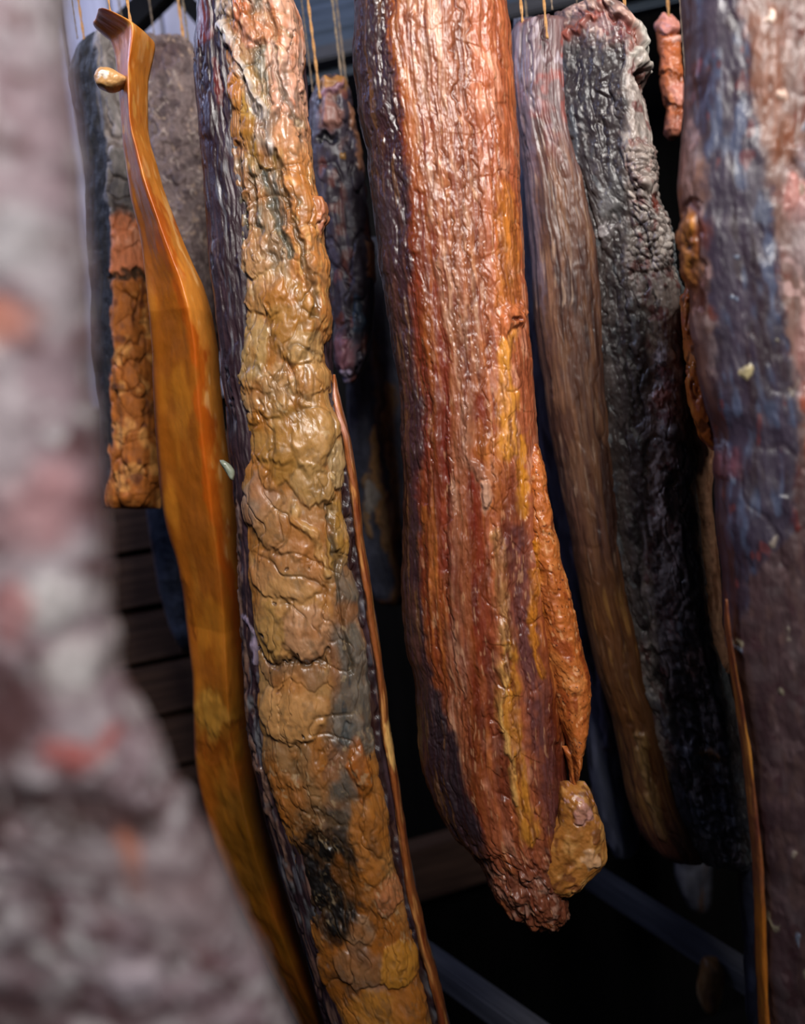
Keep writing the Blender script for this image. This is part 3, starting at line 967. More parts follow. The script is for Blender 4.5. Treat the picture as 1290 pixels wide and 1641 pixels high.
def p_mid(c):
    c.fill('#7c3c1a')
    c.mottle('#5e2010', 14, 220, 0.0, 0.45, 1, 0.8)
    c.mottle('#b0662a', 12, 200, 0.15, 0.5, 2, 0.8)
    c.mottle('#4e1a10', 10, 160, 0.3, 0.55, 3, 0.8)
    up = sstep(620, 380, c.Y)
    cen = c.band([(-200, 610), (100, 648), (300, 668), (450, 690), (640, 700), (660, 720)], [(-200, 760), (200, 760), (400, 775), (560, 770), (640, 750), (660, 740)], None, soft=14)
    c.mix(cen * 0.7, '#8c563c')  # pale sheen down the glossy front is put into the colour
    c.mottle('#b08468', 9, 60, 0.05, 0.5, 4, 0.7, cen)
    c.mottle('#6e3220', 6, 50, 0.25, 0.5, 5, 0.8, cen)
    rt = c.band([(-200, 735), (200, 742), (380, 770), (420, 770)], [(-200, 840), (420, 860)], '#a05636', 0.75, 14)
    c.mottle('#c08468', 22, 40, 0.15, 0.5, 7, 0.6, rt)
    lf = c.band([(-200, 580), (200, 600), (400, 632), (520, 648)], [(-200, 665), (150, 650), (400, 670), (900, 668)], '#7c3814', 0.7, 10)
    c.stroke([(640, 0), (630, 80), (638, 160)], 14, '#a2602a', 2, amt=0.8)
    # dark bluish left flank
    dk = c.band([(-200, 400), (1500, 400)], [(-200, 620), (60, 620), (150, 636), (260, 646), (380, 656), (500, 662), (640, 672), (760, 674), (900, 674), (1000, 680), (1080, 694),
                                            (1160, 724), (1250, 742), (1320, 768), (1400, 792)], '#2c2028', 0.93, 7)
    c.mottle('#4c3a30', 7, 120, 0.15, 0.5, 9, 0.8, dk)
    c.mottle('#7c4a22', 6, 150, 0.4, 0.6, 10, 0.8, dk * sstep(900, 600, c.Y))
    c.stroke([(636, 560), (650, 700), (655, 800)], 5, '#6a2414', 0, amt=0.7)
    # red streaks
    for p, w in (([(668, 330), (690, 450), (706, 600), (712, 760)], 9), ([(700, 560), (708, 760), (712, 900)], 10), ([(760, 640), (758, 760), (760, 900), (770, 1040)], 11), ([(662, 420), (674, 620), (680, 800)], 10)):
        c.stroke(p, w, '#6a2014', -2, amt=0.7)
    # yellow fat seam down the right
    c.stroke([(800, 330), (806, 420), (802, 500)], 18, '#b86e28', 1, amt=0.8)
    c.stroke([(806, 540), (800, 600), (798, 660), (806, 720)], 13, '#d08a34', 3, amt=0.9)
    c.stroke([(824, 700), (828, 760), (832, 820)], 8, '#c07a20', -2, amt=0.9)
    c.stroke([(770, 700), (786, 740), (790, 800)], 16, '#a8622c', 2, amt=0.7)
    c.blob(812, 510, 26, 26, '#b4643a', 9, 0, 0.3)
    c.blob(818, 512, 7, 6, '#5a2210', -5)
    c.blob(772, 785, 11, 22, '#b88a70', 7)
    c.stroke([(740, 640), (746, 720), (764, 760)], 9, '#9a7058', 4, amt=0.6)
    # lower seam: pale ridge, then amber fat, then purple lean
    c.stroke([(790, 850), (796, 940), (800, 1010)], 9, '#b48450', 4, amt=0.8)
    c.stroke([(808, 1020), (804, 1080), (812, 1150), (828, 1240), (836, 1300)], 15, '#bf7c2a', 4, amt=0.92)
    c.stroke([(800, 1020), (796, 1090), (806, 1180), (818, 1260)], 5, '#d8a860', 3, amt=0.7)
    c.stroke([(815, 850), (826, 920), (832, 1000), (850, 1100), (866, 1200), (876, 1290)], 19, '#5e3634', -3, amt=0.95)
    c.stroke([(846, 900), (846, 980), (856, 1060)], 6, '#b46c1c', 2, amt=0.9)
    c.stroke([(776, 1010), (782, 1120), (800, 1250)], 11, '#5c2414', -2, amt=0.8)
    c.stroke([(890, 1180), (895, 1260), (885, 1330)], 14, '#4a1a14', -5, amt=0.9)
    # torn lower end
    en = sstep(1300, 1380, c.wy)
    c.mix(en * 0.7, '#6c4030')
    c.mottle('#9a7260', 14, 16, 0.1, 0.5, 15, 0.8, en)
    c.mottle('#8a4a1c', 20, 30, 0.1, 0.5, 16, 0.7, en * sstep(840, 800, c.X))
    c.rough(9, 14, 17, mask=en)
    c.wrinkle(4, 16, 22, 18, en, '#3a1c14', 0.6, 0.12)
    # relief
    c.fibre(1.9, 8, 220, 20, 1 - en)
    c.fibre(2.4, 19, 300, 22)
    c.fibre(1.3, 4, 80, 24, cen * 1.0)
    lowf = sstep(560, 760, c.Y) * (1 - en)
    c.fibre(2.6, 10, 320, 26, lowf * sstep(790, 740, c.X), '#4a1a0e', 0.55)
    c.cells(3.0, 34, 60, 5, rt + 0.3 * cen, None)
    c.rough(2.0, 8, 27, fy=14)
    c.rough(3.5, 40, 28, fy=90)
    c.rough(4.0, 10, 29, mask=dk, fy=22)
    c.wrinkle(1.5, 15, 300, 51, 1 - 0.5 * en, '#46180c', 0.6, 0.11)
    c.wrinkle(1.0, 8, 140, 53, 1.0, '#52200f', 0.5, 0.13)
    c.wrinkle(1.6, 22, 50, 55, rt, '#6a2c18', 0.5, 0.09)
    c.mottle('#5a2412', 5, 50, 0.2, 0.5, 56, 0.5)
    c.mottle('#c8946c', 4, 24, 0.4, 0.65, 57, 0.4, 1 - dk)
    rd = c.band([(-200, 590), (1100, 650)], [(-200, 640), (150, 648), (300, 672), (450, 694), (600, 706), (800, 700), (1000, 690)], None, soft=12)
    c.mix(rd * 0.5, '#5c2412')
    c.mottle('#8c4a1c', 8, 200, 0.2, 0.5, 59, 0.6, rd)
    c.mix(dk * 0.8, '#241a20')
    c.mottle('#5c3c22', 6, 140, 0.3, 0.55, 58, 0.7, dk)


def p_ofat(c):
    c.fill('#b0602a')
    c.mottle('#c87c40', 24, 40, 0.0, 0.5, 1, 0.8)
    c.mottle('#8a3c18', 18, 30, 0.15, 0.5, 2, 0.8)
    c.mottle('#d89a68', 7, 12, 0.35, 0.6, 3, 0.7)
    c.mottle('#3a1a10', 4, 4, 0.5, 0.6, 4, 0.8)
    c.stroke([(848, 860), (850, 960), (862, 1040)], 7, '#b86e18', 3)
    c.rough(4.5, 22, 5, fy=30)
    c.rough(2.2, 7, 6)
    c.wrinkle(1.6, 18, 40, 41, 1.0, '#6a2c12', 0.45, 0.1)


def p_flap(c):
    c.fill('#a86c30')
    c.mottle('#c08a4c', 20, 22, 0.0, 0.5, 1, 0.8)
    c.mottle('#6a3a20', 16, 16, 0.2, 0.5, 2, 0.8)
    c.blob(938, 1358, 10, 14, '#c89a70', 4)
    c.blob(930, 1290, 16, 14, '#c08a7c', 3)
    c.mottle('#c09088', 7, 8, 0.3, 0.5, 3, 0.8, sstep(1320, 1280, c.Y))
    c.rough(5, 24, 4)
    c.rough(1.8, 6, 5)
    c.wrinkle(2, 22, 24, 41, 1.0, '#5a2c14', 0.6, 0.1)


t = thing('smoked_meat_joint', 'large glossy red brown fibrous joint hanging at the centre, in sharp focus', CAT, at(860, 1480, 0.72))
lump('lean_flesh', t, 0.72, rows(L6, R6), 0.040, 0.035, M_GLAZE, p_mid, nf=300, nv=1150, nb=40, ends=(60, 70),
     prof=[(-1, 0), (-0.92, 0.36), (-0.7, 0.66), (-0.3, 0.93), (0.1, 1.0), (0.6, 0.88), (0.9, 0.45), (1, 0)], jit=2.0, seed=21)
strip = lump('fat_strip', t, 0.712, rows([(846, 700), (838, 740), (836, 790), (838, 860), (848, 940), (862, 1020), (876, 1090), (892, 1150), (904, 1190), (911, 1215), (914, 1245)],
                                 [(858, 700), (868, 740), (876, 790), (890, 860), (910, 940), (928, 1020), (942, 1090), (938, 1150), (930, 1190), (925, 1215), (920, 1245)]),
     0.028, 0.012, M_FAT, p_ofat, nf=110, nv=420, nb=16, ends=(140, 30), jit=2.0, seed=23)
lump('torn_flap', t, 0.700, rows([(898, 1252), (896, 1270), (892, 1300), (872, 1335), (862, 1370), (868, 1405), (890, 1432)],
                                 [(935, 1252), (946, 1270), (958, 1300), (968, 1335), (969, 1368), (942, 1405), (906, 1432)]),
     0.020, 0.012, M_FAT, p_flap, nf=90, nv=140, nb=16, ends=(26, 26), jit=2.4, seed=25)
lump('tendon', strip, 0.70, rows([(900, 1195), (908, 1220), (914, 1250), (922, 1270)], [(922, 1195), (924, 1220), (924, 1250), (932, 1270)]),
     0.006, 0.006, M_FAT, p_ofat, nf=24, nv=40, nb=10, ends=(10, 10), jit=0.6, seed=26)
twine(t, 690, -170, 0.715, 5)


# ---- 7. small knobby dark strip between slab and joint ------------------------------------
def p_small(c):
    c.fill('#3a323c')
    c.mottle('#565060', 16, 40, 0.0, 0.5, 1, 0.8)
    c.mottle('#6a3c34', 18, 40, 0.2, 0.5, 2, 0.8)
    c.blob(530, 195, 18, 26, '#8c6258', 8, -8, 0.3)
    c.blob(535, 150, 24, 18, '#9a6a38', 5, 0, 0.3)
    c.stroke([(520, 165), (545, 158)], 8, '#8a6470', 4)
    c.stroke([(565, 180), (575, 240), (580, 280)], 5, '#96664a', 3)
    c.stroke([(592, 390), (597, 450)], 5, '#a87048', 3)
    c.blob(553, 270, 5, 8, '#9a7038', 2)
    c.blob(528, 235, 16, 10, '#14121a', -7)
    c.blob(550, 570, 18, 26, '#8a5a64', 3, 0, 0.4, 0.8)
    c.blob(560, 602, 10, 10, '#b8a8c4', 2)
    c.blob(572, 510, 10, 26, '#38485a', 2)
    c.fibre(2, 12, 90, 5)
    c.rough(5, 26, 6)
    c.wrinkle(4, 20, 50, 61, 1.0, '#1c161c', 0.5, 0.1)


t = thing('smoked_meat_strip', 'small knobby purple grey strip with pale tip between yellow slab and central joint', CAT, at(560, 612, 1.0))
lump('lean_flesh', t, 1.0, rows([(515, 126), (505, 145), (497, 175), (496, 260), (502, 320), (516, 380), (530, 470), (536, 560), (545, 598), (556, 613)],
                                [(545, 126), (560, 145), (566, 175), (578, 260), (588, 320), (598, 400), (600, 470), (592, 560), (578, 598), (566, 613)]),
     0.03, 0.025, M_LEAN, p_small, nf=100, nv=300, nb=20, ends=(20, 30), jit=1.6, seed=31)
twine(t, 513, 158, 0.965, 4.6)
twine(t, 548, 130, 1.0, 4.2, M_STRING_OLD)
twine(t, 503, 160, 1.01, 2.4, M_STRING_OLD)


# ---- 8. striped dark piece behind --------------------------------------------------------------
def p_back8(c):
    c.fill('#404250')
    c.mottle('#585a6a', 20, 50, 0.0, 0.5, 1, 0.8)
    c.stroke([(600, 690), (602, 760), (612, 830)], 8, '#a87c50', 2)
    c.stroke([(590, 770), (592, 850)], 7, '#8c6c4c', 2)
    c.stroke([(620, 620), (630, 760), (634, 900), (636, 950)], 8, '#8a6440', 2)
    c.blob(622, 840, 12, 40, '#96704c', 3)
    c.blob(596, 800, 10, 20, '#9a9088', 2)
    c.stroke([(592, 540), (606, 640), (616, 700)], 7, '#6a4a2a', 2, amt=0.7)
    c.stroke([(600, 962), (636, 955)], 6, '#6a4428', 1)
    c.fibre(2, 12, 120, 5)
    c.rough(2.5, 24, 6)


t = thing('smoked_meat_joint', 'dark bluish piece with tan streaks, ending behind the gap left of the central joint', CAT, at(610, 965, 1.14))
lump('lean_flesh', t, 1.14, rows([(535, 380), (545, 520), (556, 640), (566, 760), (580, 880), (594, 945), (606, 968)],
                                 [(640, 380), (655, 520), (668, 640), (676, 760), (684, 880), (680, 945), (650, 968)]),
     0.03, 0.03, M_MATTE, p_back8, nf=110, nv=300, nb=20, ends=(60, 24), jit=1.6, seed=33)
twine(t, 585, 385, 1.14, 3.6, M_STRING_OLD)

# ---- 9. dark crusted slab with brown lean side --------------------------------------------------
L9 = [(826, 38), (818, 55), (818, 100), (822, 160), (840, 280), (850, 400), (856, 480), (876, 640), (904, 800), (930, 930), (950, 1040), (982, 1150), (1002, 1250), (1022, 1320), (1046, 1358), (1075, 1376)]
S9 = [(890, 20), (884, 60), (884, 120), (888, 200), (915, 300), (935, 400), (943, 480), (952, 640), (964, 780), (974, 900), (996, 1000), (1010, 1080), (1030, 1170), (1052, 1250), (1088, 1330), (1110, 1378)]
R9 = [(960, 10), (985, 28), (1010, 50), (1026, 80), (1033, 120), (1026, 160), (1034, 190), (1040, 230), (1040, 280), (1052, 325), (1070, 370), (1085, 440), (1096, 520), (1104, 620), (1108, 700),
      (1112, 770), (1118, 850), (1128, 950), (1150, 1050), (1178, 1150), (1188, 1250), (1195, 1330), (1196, 1380)]


def p_brown9(c):
    c.fill('#5c3c2e')
    c.mottle('#7a543c', 9, 140, 0.05, 0.5, 1, 0.8)
    c.mottle('#38201c', 8, 150, 0.1, 0.5, 2, 0.8)
    c.mottle('#a08068', 6, 60, 0.42, 0.65, 3, 0.6)
    up = sstep(330, 120, c.Y)
    c.mix(up * 0.7, '#6a5258')
    c.mottle('#8a4038', 16, 24, 0.1, 0.5, 4, 0.8, up)
    c.mottle('#9a8a92', 14, 22, 0.25, 0.5, 5, 0.8, up)
    lo = sstep(850, 960, c.Y)
    c.mix(lo * 0.7, '#6c421e')
    c.mottle('#9a6c38', 9, 120, 0.2, 0.5, 6, 0.8, lo)
    c.stroke([(1010, 1160), (1030, 1260), (1048, 1320)], 7, '#a07c4c', 4, amt=0.8)
    c.mix(sstep(1270, 1330, c.Y) * 0.6, '#5a3430')
    pe = c.band([(200, 800), (1400, 1060)], [(200, 846), (400, 862), (640, 884), (800, 912), (1000, 950)], '#70606a', 0.6, 4)
    c.fibre(2.0, 7, 170, 8, 1.0, '#2e1a14', 0.5)
    c.fibre(2.2, 18, 260, 10)
    c.wrinkle(1.6, 20, 260, 61, 1.0, '#24140f', 0.6, 0.1)
    c.fibre(1.6, 4, 120, 62, 1.0, '#3a2219', 0.4)
    c.rough(1.5, 12, 12, fy=30)


def p_crust9(c):
    c.fill('#4a4240')
    c.mottle('#625957', 22, 40, 0.0, 0.5, 1, 0.8)
    c.mottle('#241d20', 16, 34, 0.1, 0.5, 2, 0.8)
    c.mottle('#6c7072', 12, 22, 0.4, 0.6, 3, 0.7)
    # top: pink and red knot of flesh
    tp = sstep(110, 60, c.wy + 0.35 * (930 - c.wx))
    c.mix(tp * 0.8, '#8c6c6a')
    c.mottle('#7a2c26', 20, 16, 0.1, 0.4, 4, 0.85, tp)
    c.mottle('#d0b0a4', 12, 12, 0.2, 0.5, 5, 0.85, tp)
    c.stroke([(890, 62), (915, 68), (935, 55)], 8, '#9a5040', 4)
    c.stroke([(930, 30), (965, 55), (1000, 90)], 10, '#c8a090', 6, amt=0.8)
    c.stroke([(945, 42), (985, 90), (1005, 110)], 5, '#7a2a20', -4, amt=0.8)
    c.stroke([(885, 70), (890, 130), (892, 160)], 8, '#3c5878', 1, amt=0.7)
    c.blob(922, 190, 44, 120, '#221d23', -4, -6, 0.5, 0.85)
    c.blob(968, 190, 26, 90, '#2c2426', -4, 0, 0.5, 0.75)
    # pale lumpy right shoulder
    sh = c.band([(0, 1000), (60, 995), (120, 985), (200, 980), (300, 985), (420, 988), (480, 1000), (520, 1020)], [(0, 1200), (520, 1060)], None, soft=8)
    c.mix(sh * 0.85, '#a0928a')
    c.mottle('#c8bcb2', 12, 14, 0.1, 0.5, 6, 0.8, sh)
    c.mottle('#6a3430', 11, 18, 0.15, 0.45, 7, 0.8, sh)
    c.mottle('#3a302e', 9, 11, 0.2, 0.45, 8, 0.8, sh * sstep(250, 300, c.Y))
    c.blob(1012, 75, 20, 34, '#c4c0b6', 6, 30, 0.3, 0.9)
    c.stroke([(988, 95), (1005, 120), (1022, 130)], 7, '#7a4438', 2)
    c.blob(1010, 152, 16, 14, '#4a2014', -14, 0, 0.3)
    c.blob(1008, 124, 18, 12, '#b4aca2', 8, 0, 0.3)
    c.blob(1015, 290, 30, 46, '#8a7a72', 9, 0, 0.3, 0.6)
    c.cells(7, 11, 12, 5, sh * sstep(235, 260, c.Y) * sstep(470, 430, c.Y), '#3c2e2c', 0.7)
    c.blob(1028, 340, 12, 16, '#6a2e22', -4)
    # cool grey smooth flank, then tan
    gf = c.band([(280, 1046), (400, 1058), (520, 1076), (640, 1092), (800, 1112), (1000, 1128), (1100, 1135)], [(280, 1300), (1100, 1300)], '#7d8486', 0.85 * sstep(1150, 1020, c.Y), 4)
    c.mottle('#98a2a4', 14, 50, 0.1, 0.5, 9, 0.7, gf * sstep(620, 520, c.Y))
    c.mix(gf * sstep(560, 700, c.Y) * sstep(1150, 1020, c.Y) * 0.6, '#4a4c4e')
    # dark lower body
    for (x, y, rx, ry, col, h) in [(1040, 640, 10, 16, '#9a5a48', 4), (1052, 540, 24, 30, '#4a2c2a', -5), (1060, 780, 16, 50, '#201818', -6),
                                   (1062, 700, 30, 30, '#4c4644', 5), (965, 330, 14, 40, '#6c6a6a', 3), (960, 385, 12, 8, '#a8a0a0', 3),
                                   (1115, 1185, 20, 8, '#8a5a24', 2), (1090, 1040, 14, 20, '#6a4a3c', 2), (1100, 1280, 60, 34, '#50525a', 3)]:
        c.blob(x, y, rx, ry, col, h, 0, 0.4, 0.85)
    c.stroke([(905, 200), (925, 330), (945, 520), (960, 700), (980, 900)], 6, '#565c66', 3, amt=0.5)
    c.stroke([(1000, 1020), (1030, 1100), (1060, 1160), (1090, 1200)], 9, '#6a6c70', 6, amt=0.6)
    c.stroke([(1030, 1030), (1060, 1100), (1100, 1170)], 9, '#1c1618', -6, amt=0.7)
    c.fibre(2.6, 16, 110, 11, 1 - sh * 0.6)
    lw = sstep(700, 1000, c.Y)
    c.mottle('#66605c', 18, 40, -0.2, 0.5, 66, 0.7, lw)  # lower body lightened in colour against the shade of the near piece
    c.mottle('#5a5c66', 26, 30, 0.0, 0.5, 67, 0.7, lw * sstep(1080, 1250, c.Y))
    c.rough(4.6, 24, 13, fy=34)
    c.rough(2.6, 9, 14)
    c.wrinkle(2.4, 24, 120, 61, 1.0, '#1e181a', 0.5, 0.1)
    c.wrinkle(1.5, 12, 44, 63, 1.0, '#241d20', 0.4, 0.11)
    c.mottle('#8a8482', 5, 9, 0.45, 0.65, 64, 0.6)
    lo = sstep(900, 1000, c.Y)
    c.cells(5, 36, 60, 15, lo * 0.8, None, shear=-0.3)


def p_tan9(c):
    c.fill('#9c7054')
    c.mottle('#b88a68', 10, 24, 0.0, 0.5, 1, 0.8)
    c.mottle('#6a4028', 9, 30, 0.2, 0.5, 2, 0.8)
    c.rough(2.4, 9, 3, fy=14)


t = thing('smoked_meat_slab', 'slab with dark grey bark-like crust and brown lean left side, right of the central joint', CAT, at(1110, 1400, 0.87))
lump('lean_side', t, 0.875, rows(L9, [(x + 16, y) for x, y in S9]), 0.030, 0.025, M_LEAN, p_brown9, nf=130, nv=620, nb=26, ends=(16, 30), jit=1.6, seed=41,
     prof=[(-1, 0), (-0.85, 0.5), (-0.3, 0.9), (0.3, 1.0), (0.8, 0.9), (1, 0)])
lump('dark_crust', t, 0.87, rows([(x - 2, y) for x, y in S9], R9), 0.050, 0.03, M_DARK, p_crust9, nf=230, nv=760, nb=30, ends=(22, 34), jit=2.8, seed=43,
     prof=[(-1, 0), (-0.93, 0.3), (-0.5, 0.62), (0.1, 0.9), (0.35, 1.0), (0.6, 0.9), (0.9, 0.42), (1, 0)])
lump('fat_edge', t, 0.856, rows([(1098, 640), (1102, 700), (1112, 800), (1118, 900), (1128, 1000), (1138, 1080)], [(1112, 640), (1150, 712), (1136, 800), (1148, 880), (1158, 1000), (1170, 1080)]),
     0.016, 0.012, M_MATTE, p_tan9, nf=50, nv=260, nb=16, ends=(40, 40), jit=2.0, seed=45)
twine(t, 838, 40, 0.855, 5)
twine(t, 877, 62, 0.832, 4.6)
twine(t, 885, 16, 0.88, 3.0, M_STRING_OLD)
twine(t, 925, 10, 0.90, 2.6, M_STRING_OLD)
twine(t, 947, 22, 0.85, 4.4)
twine(t, 955, 26, 0.855, 4.4)
twine(t, 1005, 56, 0.845, 4.8)


# ---- 10. blue grey piece behind the central joint ------------------------------------------------
def p_blue(c):
    c.fill('#4a4d5c')
    c.mottle('#666878', 18, 60, 0.0, 0.5, 1, 0.8)
    c.mottle('#23242e', 16, 60, 0.1, 0.5, 2, 0.8)
    c.stroke([(918, 870), (935, 980), (955, 1080), (968, 1180)], 8, '#6e6672', 3, amt=0.8)
    c.rough(2.5, 24, 4, fy=60)


t = thing('smoked_meat_strip', 'blue grey strip mostly hidden between the central joint and the brown lean side', CAT, at(985, 1372, 0.99))
lump('lean_flesh', t, 0.99, rows([(822, 30), (828, 200), (836, 420), (848, 640), (872, 800), (896, 940), (918, 1060), (938, 1180), (954, 1290), (972, 1350), (984, 1374)],
                                 [(880, 30), (900, 200), (920, 420), (935, 640), (950, 800), (966, 940), (984, 1060), (1005, 1180), (1020, 1290), (1022, 1350), (1000, 1374)]),
     0.022, 0.02, M_LEAN, p_blue, nf=90, nv=360, nb=20, ends=(30, 24), jit=1.4, seed=51)
twine(t, 846, 45, 0.985, 3.0, M_STRING_OLD)


# ---- 11. small pink orange strip ------------------------------------------------------------------
def p_pink(c):
    c.fill('#b8663c')
    c.mottle('#d88a64', 18, 26, 0.0, 0.5, 1, 0.8)
    c.mottle('#8a4418', 14, 26, 0.2, 0.5, 2, 0.7)
    c.blob(1070, 45, 14, 18, '#d89488', 4)
    c.blob(1085, 150, 14, 20, '#cc8878', 3)
    c.blob(1076, 72, 14, 4, '#dca898', 3)
    c.stroke([(1060, 62), (1084, 64)], 4, '#8a4018', -3)
    c.mix(sstep(175, 200, c.Y) * 0.6, '#96625a')
    c.stroke([(1058, 118), (1092, 128)], 5, '#7c3c18', -4)
    c.stroke([(1064, 172), (1100, 178)], 6, '#7c3c18', -4)
    c.rough(6, 18, 3)
    c.rough(2.5, 7, 5)


t = thing('meat_scrap', 'small twisted pink orange strip hanging alone before the black gap, upper right', CAT, at(1078, 222, 1.0))
lump('fat_flesh', t, 1.0, rows([(1062, 26), (1056, 38), (1057, 60), (1059, 110), (1061, 150), (1068, 175), (1066, 200), (1063, 210), (1070, 221)],
                               [(1074, 26), (1082, 38), (1086, 60), (1094, 110), (1101, 150), (1098, 175), (1094, 200), (1092, 214), (1086, 221)]),
     0.014, 0.012, M_FAT, p_pink, nf=60, nv=160, nb=16, ends=(12, 10), jit=3.0, seed=55)
twine(t, 1072, 30, 0.99, 4.6)


# ---- 12. crumpled orange strip behind the right piece ----------------------------------------------
def p_crump(c):
    c.fill('#b86424')
    c.mottle('#d88a40', 16, 26, 0.0, 0.5, 1, 0.8)
    c.mottle('#5c2c0c', 14, 18, 0.15, 0.45, 2, 0.85)
    c.mottle('#b06450', 14, 26, 0.3, 0.5, 3, 0.7)
    c.wrinkle(5, 16, 40, 41, 1.0, '#4a200a', 0.7, 0.14)
    c.rough(4, 14, 4, fy=24)


t = thing('smoked_fat_strip', 'crumpled bright orange strip squeezed between dark crusted slab and near right piece', CAT, at(1145, 722, 0.80))
lump('fat_flesh', t, 0.80, rows([(1110, 430), (1094, 480), (1098, 560), (1106, 640), (1120, 695), (1140, 722)],
                                [(1140, 430), (1145, 480), (1150, 560), (1160, 640), (1164, 695), (1156, 722)]),
     0.012, 0.016, M_FAT, p_crump, nf=70, nv=220, nb=16, ends=(30, 20), jit=2.0, seed=57)
twine(t, 1122, 436, 0.80, 3.4, M_STRING_OLD)

# ---- 13. near right piece ---------------------------------------------------------------------------
L13 = [(1096, -110), (1099, 0), (1101, 100), (1097, 220), (1093, 300), (1098, 400), (1113, 520), (1133, 640), (1150, 700), (1152, 800), (1160, 900), (1166, 1000), (1180, 1100),
       (1194, 1200), (1204, 1300), (1213, 1400), (1216, 1500), (1222, 1641), (1232, 1800)]
R13 = [(1390, -110), (1400, 0), (1420, 400), (1450, 800), (1470, 1200), (1480, 1641), (1470, 1800)]


def p_right(c):
    c.fill('#654a42')
    c.mottle('#8c7874', 36, 44, 0.0, 0.5, 1, 0.8)
    c.mottle('#5a2c22', 24, 34, 0.15, 0.45, 2, 0.85)
    c.mottle('#a88884', 22, 26, 0.3, 0.55, 3, 0.8)
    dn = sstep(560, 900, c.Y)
    c.mix(dn * 0.85, '#32242a')  # lower part painted darker, as where the light falls off
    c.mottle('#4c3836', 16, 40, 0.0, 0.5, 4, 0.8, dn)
    c.blob(1262, 340, 24, 36, '#a8706c', 6, 20, 0.4, 0.9)
    c.blob(1232, 330, 14, 26, '#b07870', 5, 0, 0.4, 0.9)
    c.blob(1275, 580, 36, 90, '#a07470', 5, 0, 0.4, 0.9)
    c.blob(1265, 400, 40, 60, '#86787a', 5, 0, 0.5, 0.7)
    c.stroke([(1240, 270), (1290, 320)], 16, '#7c747c', 5, amt=0.8)
    c.stroke([(1195, 70), (1200, 200), (1218, 260)], 26, '#6c3e26', 2, amt=0.8)
    c.blob(1198, 72, 8, 7, '#e2c8b8', 4)
    c.blob(1217, 178, 10, 10, '#c8a898', 4)
    c.stroke([(1256, 640), (1266, 740)], 9, '#8a3c1c', 2, amt=0.8)
    c.stroke([(1222, 790), (1236, 830)], 9, '#5a1c18', 2, amt=0.8)
    # dark purple lean on the left, its blue reflections painted into the colour
    lm = c.band([(-250, 1090), (200, 1102), (330, 1116), (450, 1122), (1700, 1200)],
                [(-250, 1150), (0, 1160), (200, 1178), (330, 1200), (450, 1212), (560, 1226), (660, 1244), (760, 1238), (840, 1225), (900, 1190), (1000, 1170)], '#312a38', 0.96, 7)
    c.mottle('#434a60', 16, 50, 0.05, 0.5, 6, 0.8, lm)
    c.mottle('#2a1c22', 18, 70, 0.1, 0.5, 7, 0.8, lm)
    c.mottle('#5c2c2c', 16, 40, 0.45, 0.6, 8, 0.7, lm)
    rng = np.random.default_rng(7)
    for k in range(26):
        x, y = rng.uniform(1120, 1290), rng.uniform(200, 1600)
        c.blob(x, y, rng.uniform(2.5, 5), rng.uniform(4, 11), ['#7c7460', '#687488', '#84786c'][k % 3], 1.5, rng.uniform(-10, 10), 0.4, 0.8)
    c.blob(1171, 598, 7, 15, '#a89a74', 2)
    c.blob(1150, 745, 20, 24, '#6a3c44', 3, 0, 0.4, 0.6)
    # orange and golden left margin
    c.band([(-250, 1000), (1800, 1000)], [(-250, 1095), (200, 1097), (300, 1104), (480, 1110), (560, 1112), (600, 1100)], '#7c5a4c', 0.6, 4)
    c.blob(1094, 400, 14, 90, '#b4742e', 5, -6, 0.25, 0.95)
    c.stroke([(1103, 330), (1110, 440), (1116, 500)], 6, '#4a1c12', -4, amt=0.8)
    c.fibre(1.6, 14, 140, 9, 1.0)
    c.rough(5, 32, 11, fy=44)
    c.wrinkle(1.4, 30, 110, 61, 1.0, '#2a1c1e', 0.3, 0.12)
    c.rough(0.9, 10, 12, fy=20)


def p_edge13(c):
    c.fill('#7c4828')
    c.mottle('#b87c34', 8, 80, 0.1, 0.5, 1, 0.8)
    c.mottle('#5a2c24', 8, 70, 0.2, 0.5, 2, 0.8)
    c.mix(sstep(1400, 1480, c.Y) * 0.6, '#b46c18')
    c.fibre(1.5, 6, 120, 3)


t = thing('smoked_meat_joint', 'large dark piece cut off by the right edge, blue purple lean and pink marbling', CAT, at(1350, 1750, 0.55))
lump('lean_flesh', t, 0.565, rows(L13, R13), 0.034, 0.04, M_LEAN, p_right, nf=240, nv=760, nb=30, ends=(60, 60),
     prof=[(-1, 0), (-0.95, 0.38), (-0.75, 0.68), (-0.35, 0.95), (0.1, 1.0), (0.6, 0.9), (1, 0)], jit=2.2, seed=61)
E13 = [p for p in L13 if p[1] >= 1000]
lump('rind_edge', t, 0.556, rows([(1163, 960)] + [(x, y) for x, y in E13], [(1165, 960)] + [(x + 2 + min(7, max(0, (y - 1000) / 60)), y) for x, y in E13]),
     0.005, 0.010, M_FAT, p_edge13, nf=36, nv=320, nb=12, ends=(300, 40), jit=1.0, seed=63)
twine(t, 1240, -100, 0.56, 6)


# ---- background pieces glimpsed through the gaps ------------------------------------------------
def p_bg(col, col2, col3):
    def f(c):
        c.fill(col)
        c.mottle(col2, 20, 50, 0.0, 0.5, 1, 0.8)
        c.mottle(col3, 14, 40, 0.2, 0.5, 2, 0.8)
        c.rough(3, 22, 4)
    return f


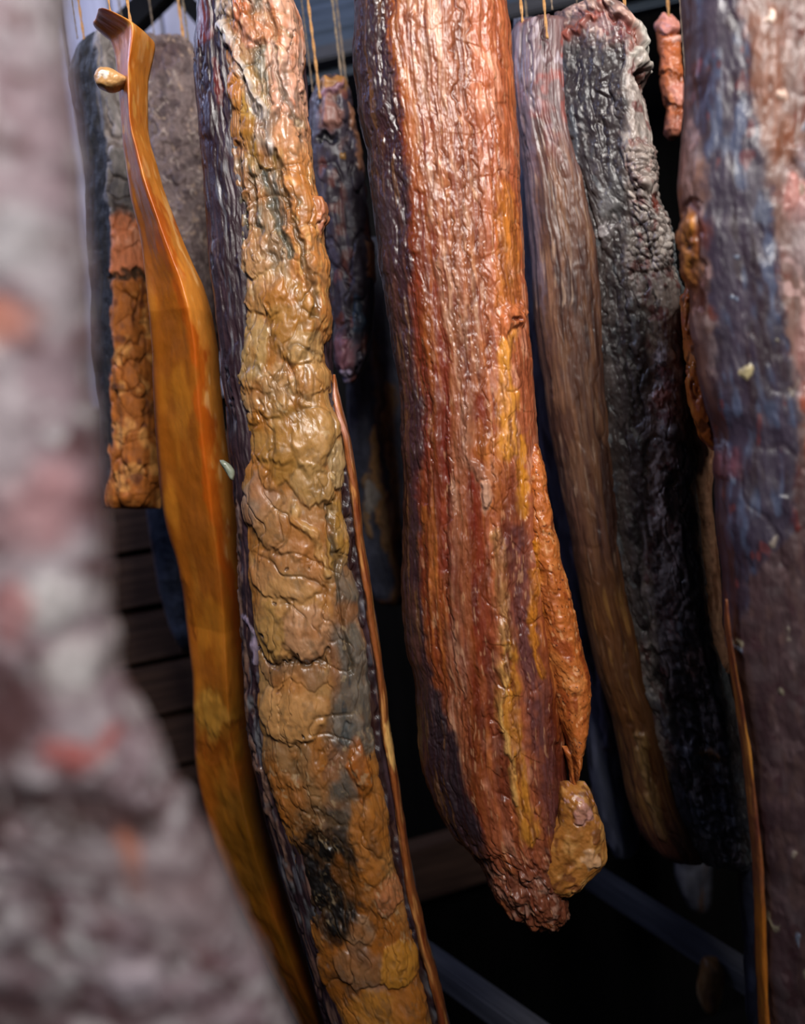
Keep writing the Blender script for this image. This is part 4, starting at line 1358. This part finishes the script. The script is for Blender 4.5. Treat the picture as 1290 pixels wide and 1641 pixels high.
t = thing('smoked_meat_strip', 'dim blue grey strip in the gap just behind the middle of the orange rind strip', CAT, at(290, 1040, 1.2))
lump('lean_flesh', t, 1.2, rows([(222, 560), (226, 700), (236, 820), (252, 920), (272, 1000), (290, 1045)], [(330, 560), (340, 700), (345, 820), (350, 920), (345, 1000), (320, 1045)]),
     0.025, 0.02, M_LEAN, p_bg('#2c303c', '#3c4252', '#22242e'), nf=70, nv=200, nb=16, ends=(40, 40), jit=2, seed=71)
twine(t, 275, 570, 1.2, 3, M_STRING_OLD)

t = thing('meat_scrap', 'small brown orange scrap hanging low under the grey bar, lower right', CAT, at(1140, 1625, 1.05))
lump('lean_flesh', t, 1.05, rows([(1128, 1535), (1122, 1560), (1118, 1590), (1126, 1615), (1134, 1625)], [(1150, 1535), (1160, 1560), (1158, 1590), (1148, 1615), (1142, 1625)]),
     0.014, 0.012, M_LEAN, p_bg('#7a5430', '#9a7c58', '#5a2c24'), nf=40, nv=70, nb=12, ends=(16, 16), jit=1.4, seed=73)

t = thing('smoked_meat_strip', 'dim dark grey ragged end showing behind the grey bar under the dark crusted slab', CAT, at(1125, 1500, 1.2))
lump('lean_flesh', t, 1.42, rows([(1080, 1180), (1084, 1300), (1084, 1400), (1090, 1420), (1100, 1445), (1112, 1462)], [(1150, 1180), (1150, 1300), (1140, 1400), (1140, 1420), (1138, 1445), (1128, 1462)]),
     0.02, 0.02, M_DARK, p_bg('#3a3a42', '#55555e', '#4a3424'), nf=60, nv=160, nb=12, ends=(30, 30), jit=2, seed=75)

t = thing('smoked_meat_strip', 'dim bluish dark strip in the narrow gap left of the near right piece, bottom', CAT, at(1200, 1690, 1.0))
lump('lean_flesh', t, 0.86, rows([(1178, 1150), (1184, 1300), (1186, 1420), (1194, 1520), (1196, 1620), (1210, 1690)], [(1260, 1150), (1262, 1300), (1270, 1420), (1276, 1520), (1270, 1620), (1250, 1690)]),
     0.02, 0.02, M_DARK, p_bg('#2e2e38', '#44485a', '#1c1a20'), nf=60, nv=200, nb=12, ends=(30, 40), jit=2, seed=77)

# ------------------------------------------------------------------ hanging rods above the view
for yy, lab in ((0.232, 'thin dark stick above the view carrying the near left piece'),
                (0.56, 'thin dark stick above the view carrying the near right piece'),
                (0.73, 'thin dark stick above the view carrying the central joint and yellow slab'),
                (0.80, 'thin dark stick above the view carrying the orange rind strip'),
                (0.86, 'thin dark stick above the view carrying the dark crusted slab'),
                (0.985, 'thin dark stick above the view carrying the pieces at the back'),
                (1.17, 'thin dark stick above the view carrying the dimmest strips at the back')):
    v, f = tube([Vector((-1.52 + 3.24 * i / 24, yy + 0.002 * math.sin(i * 1.7), ROD_Z + 0.002 * math.sin(i))) for i in range(25)], 0.012, 10)
    tag(raw_mesh('hanging_rod', v, f, M_ROD), lab, 'rod')
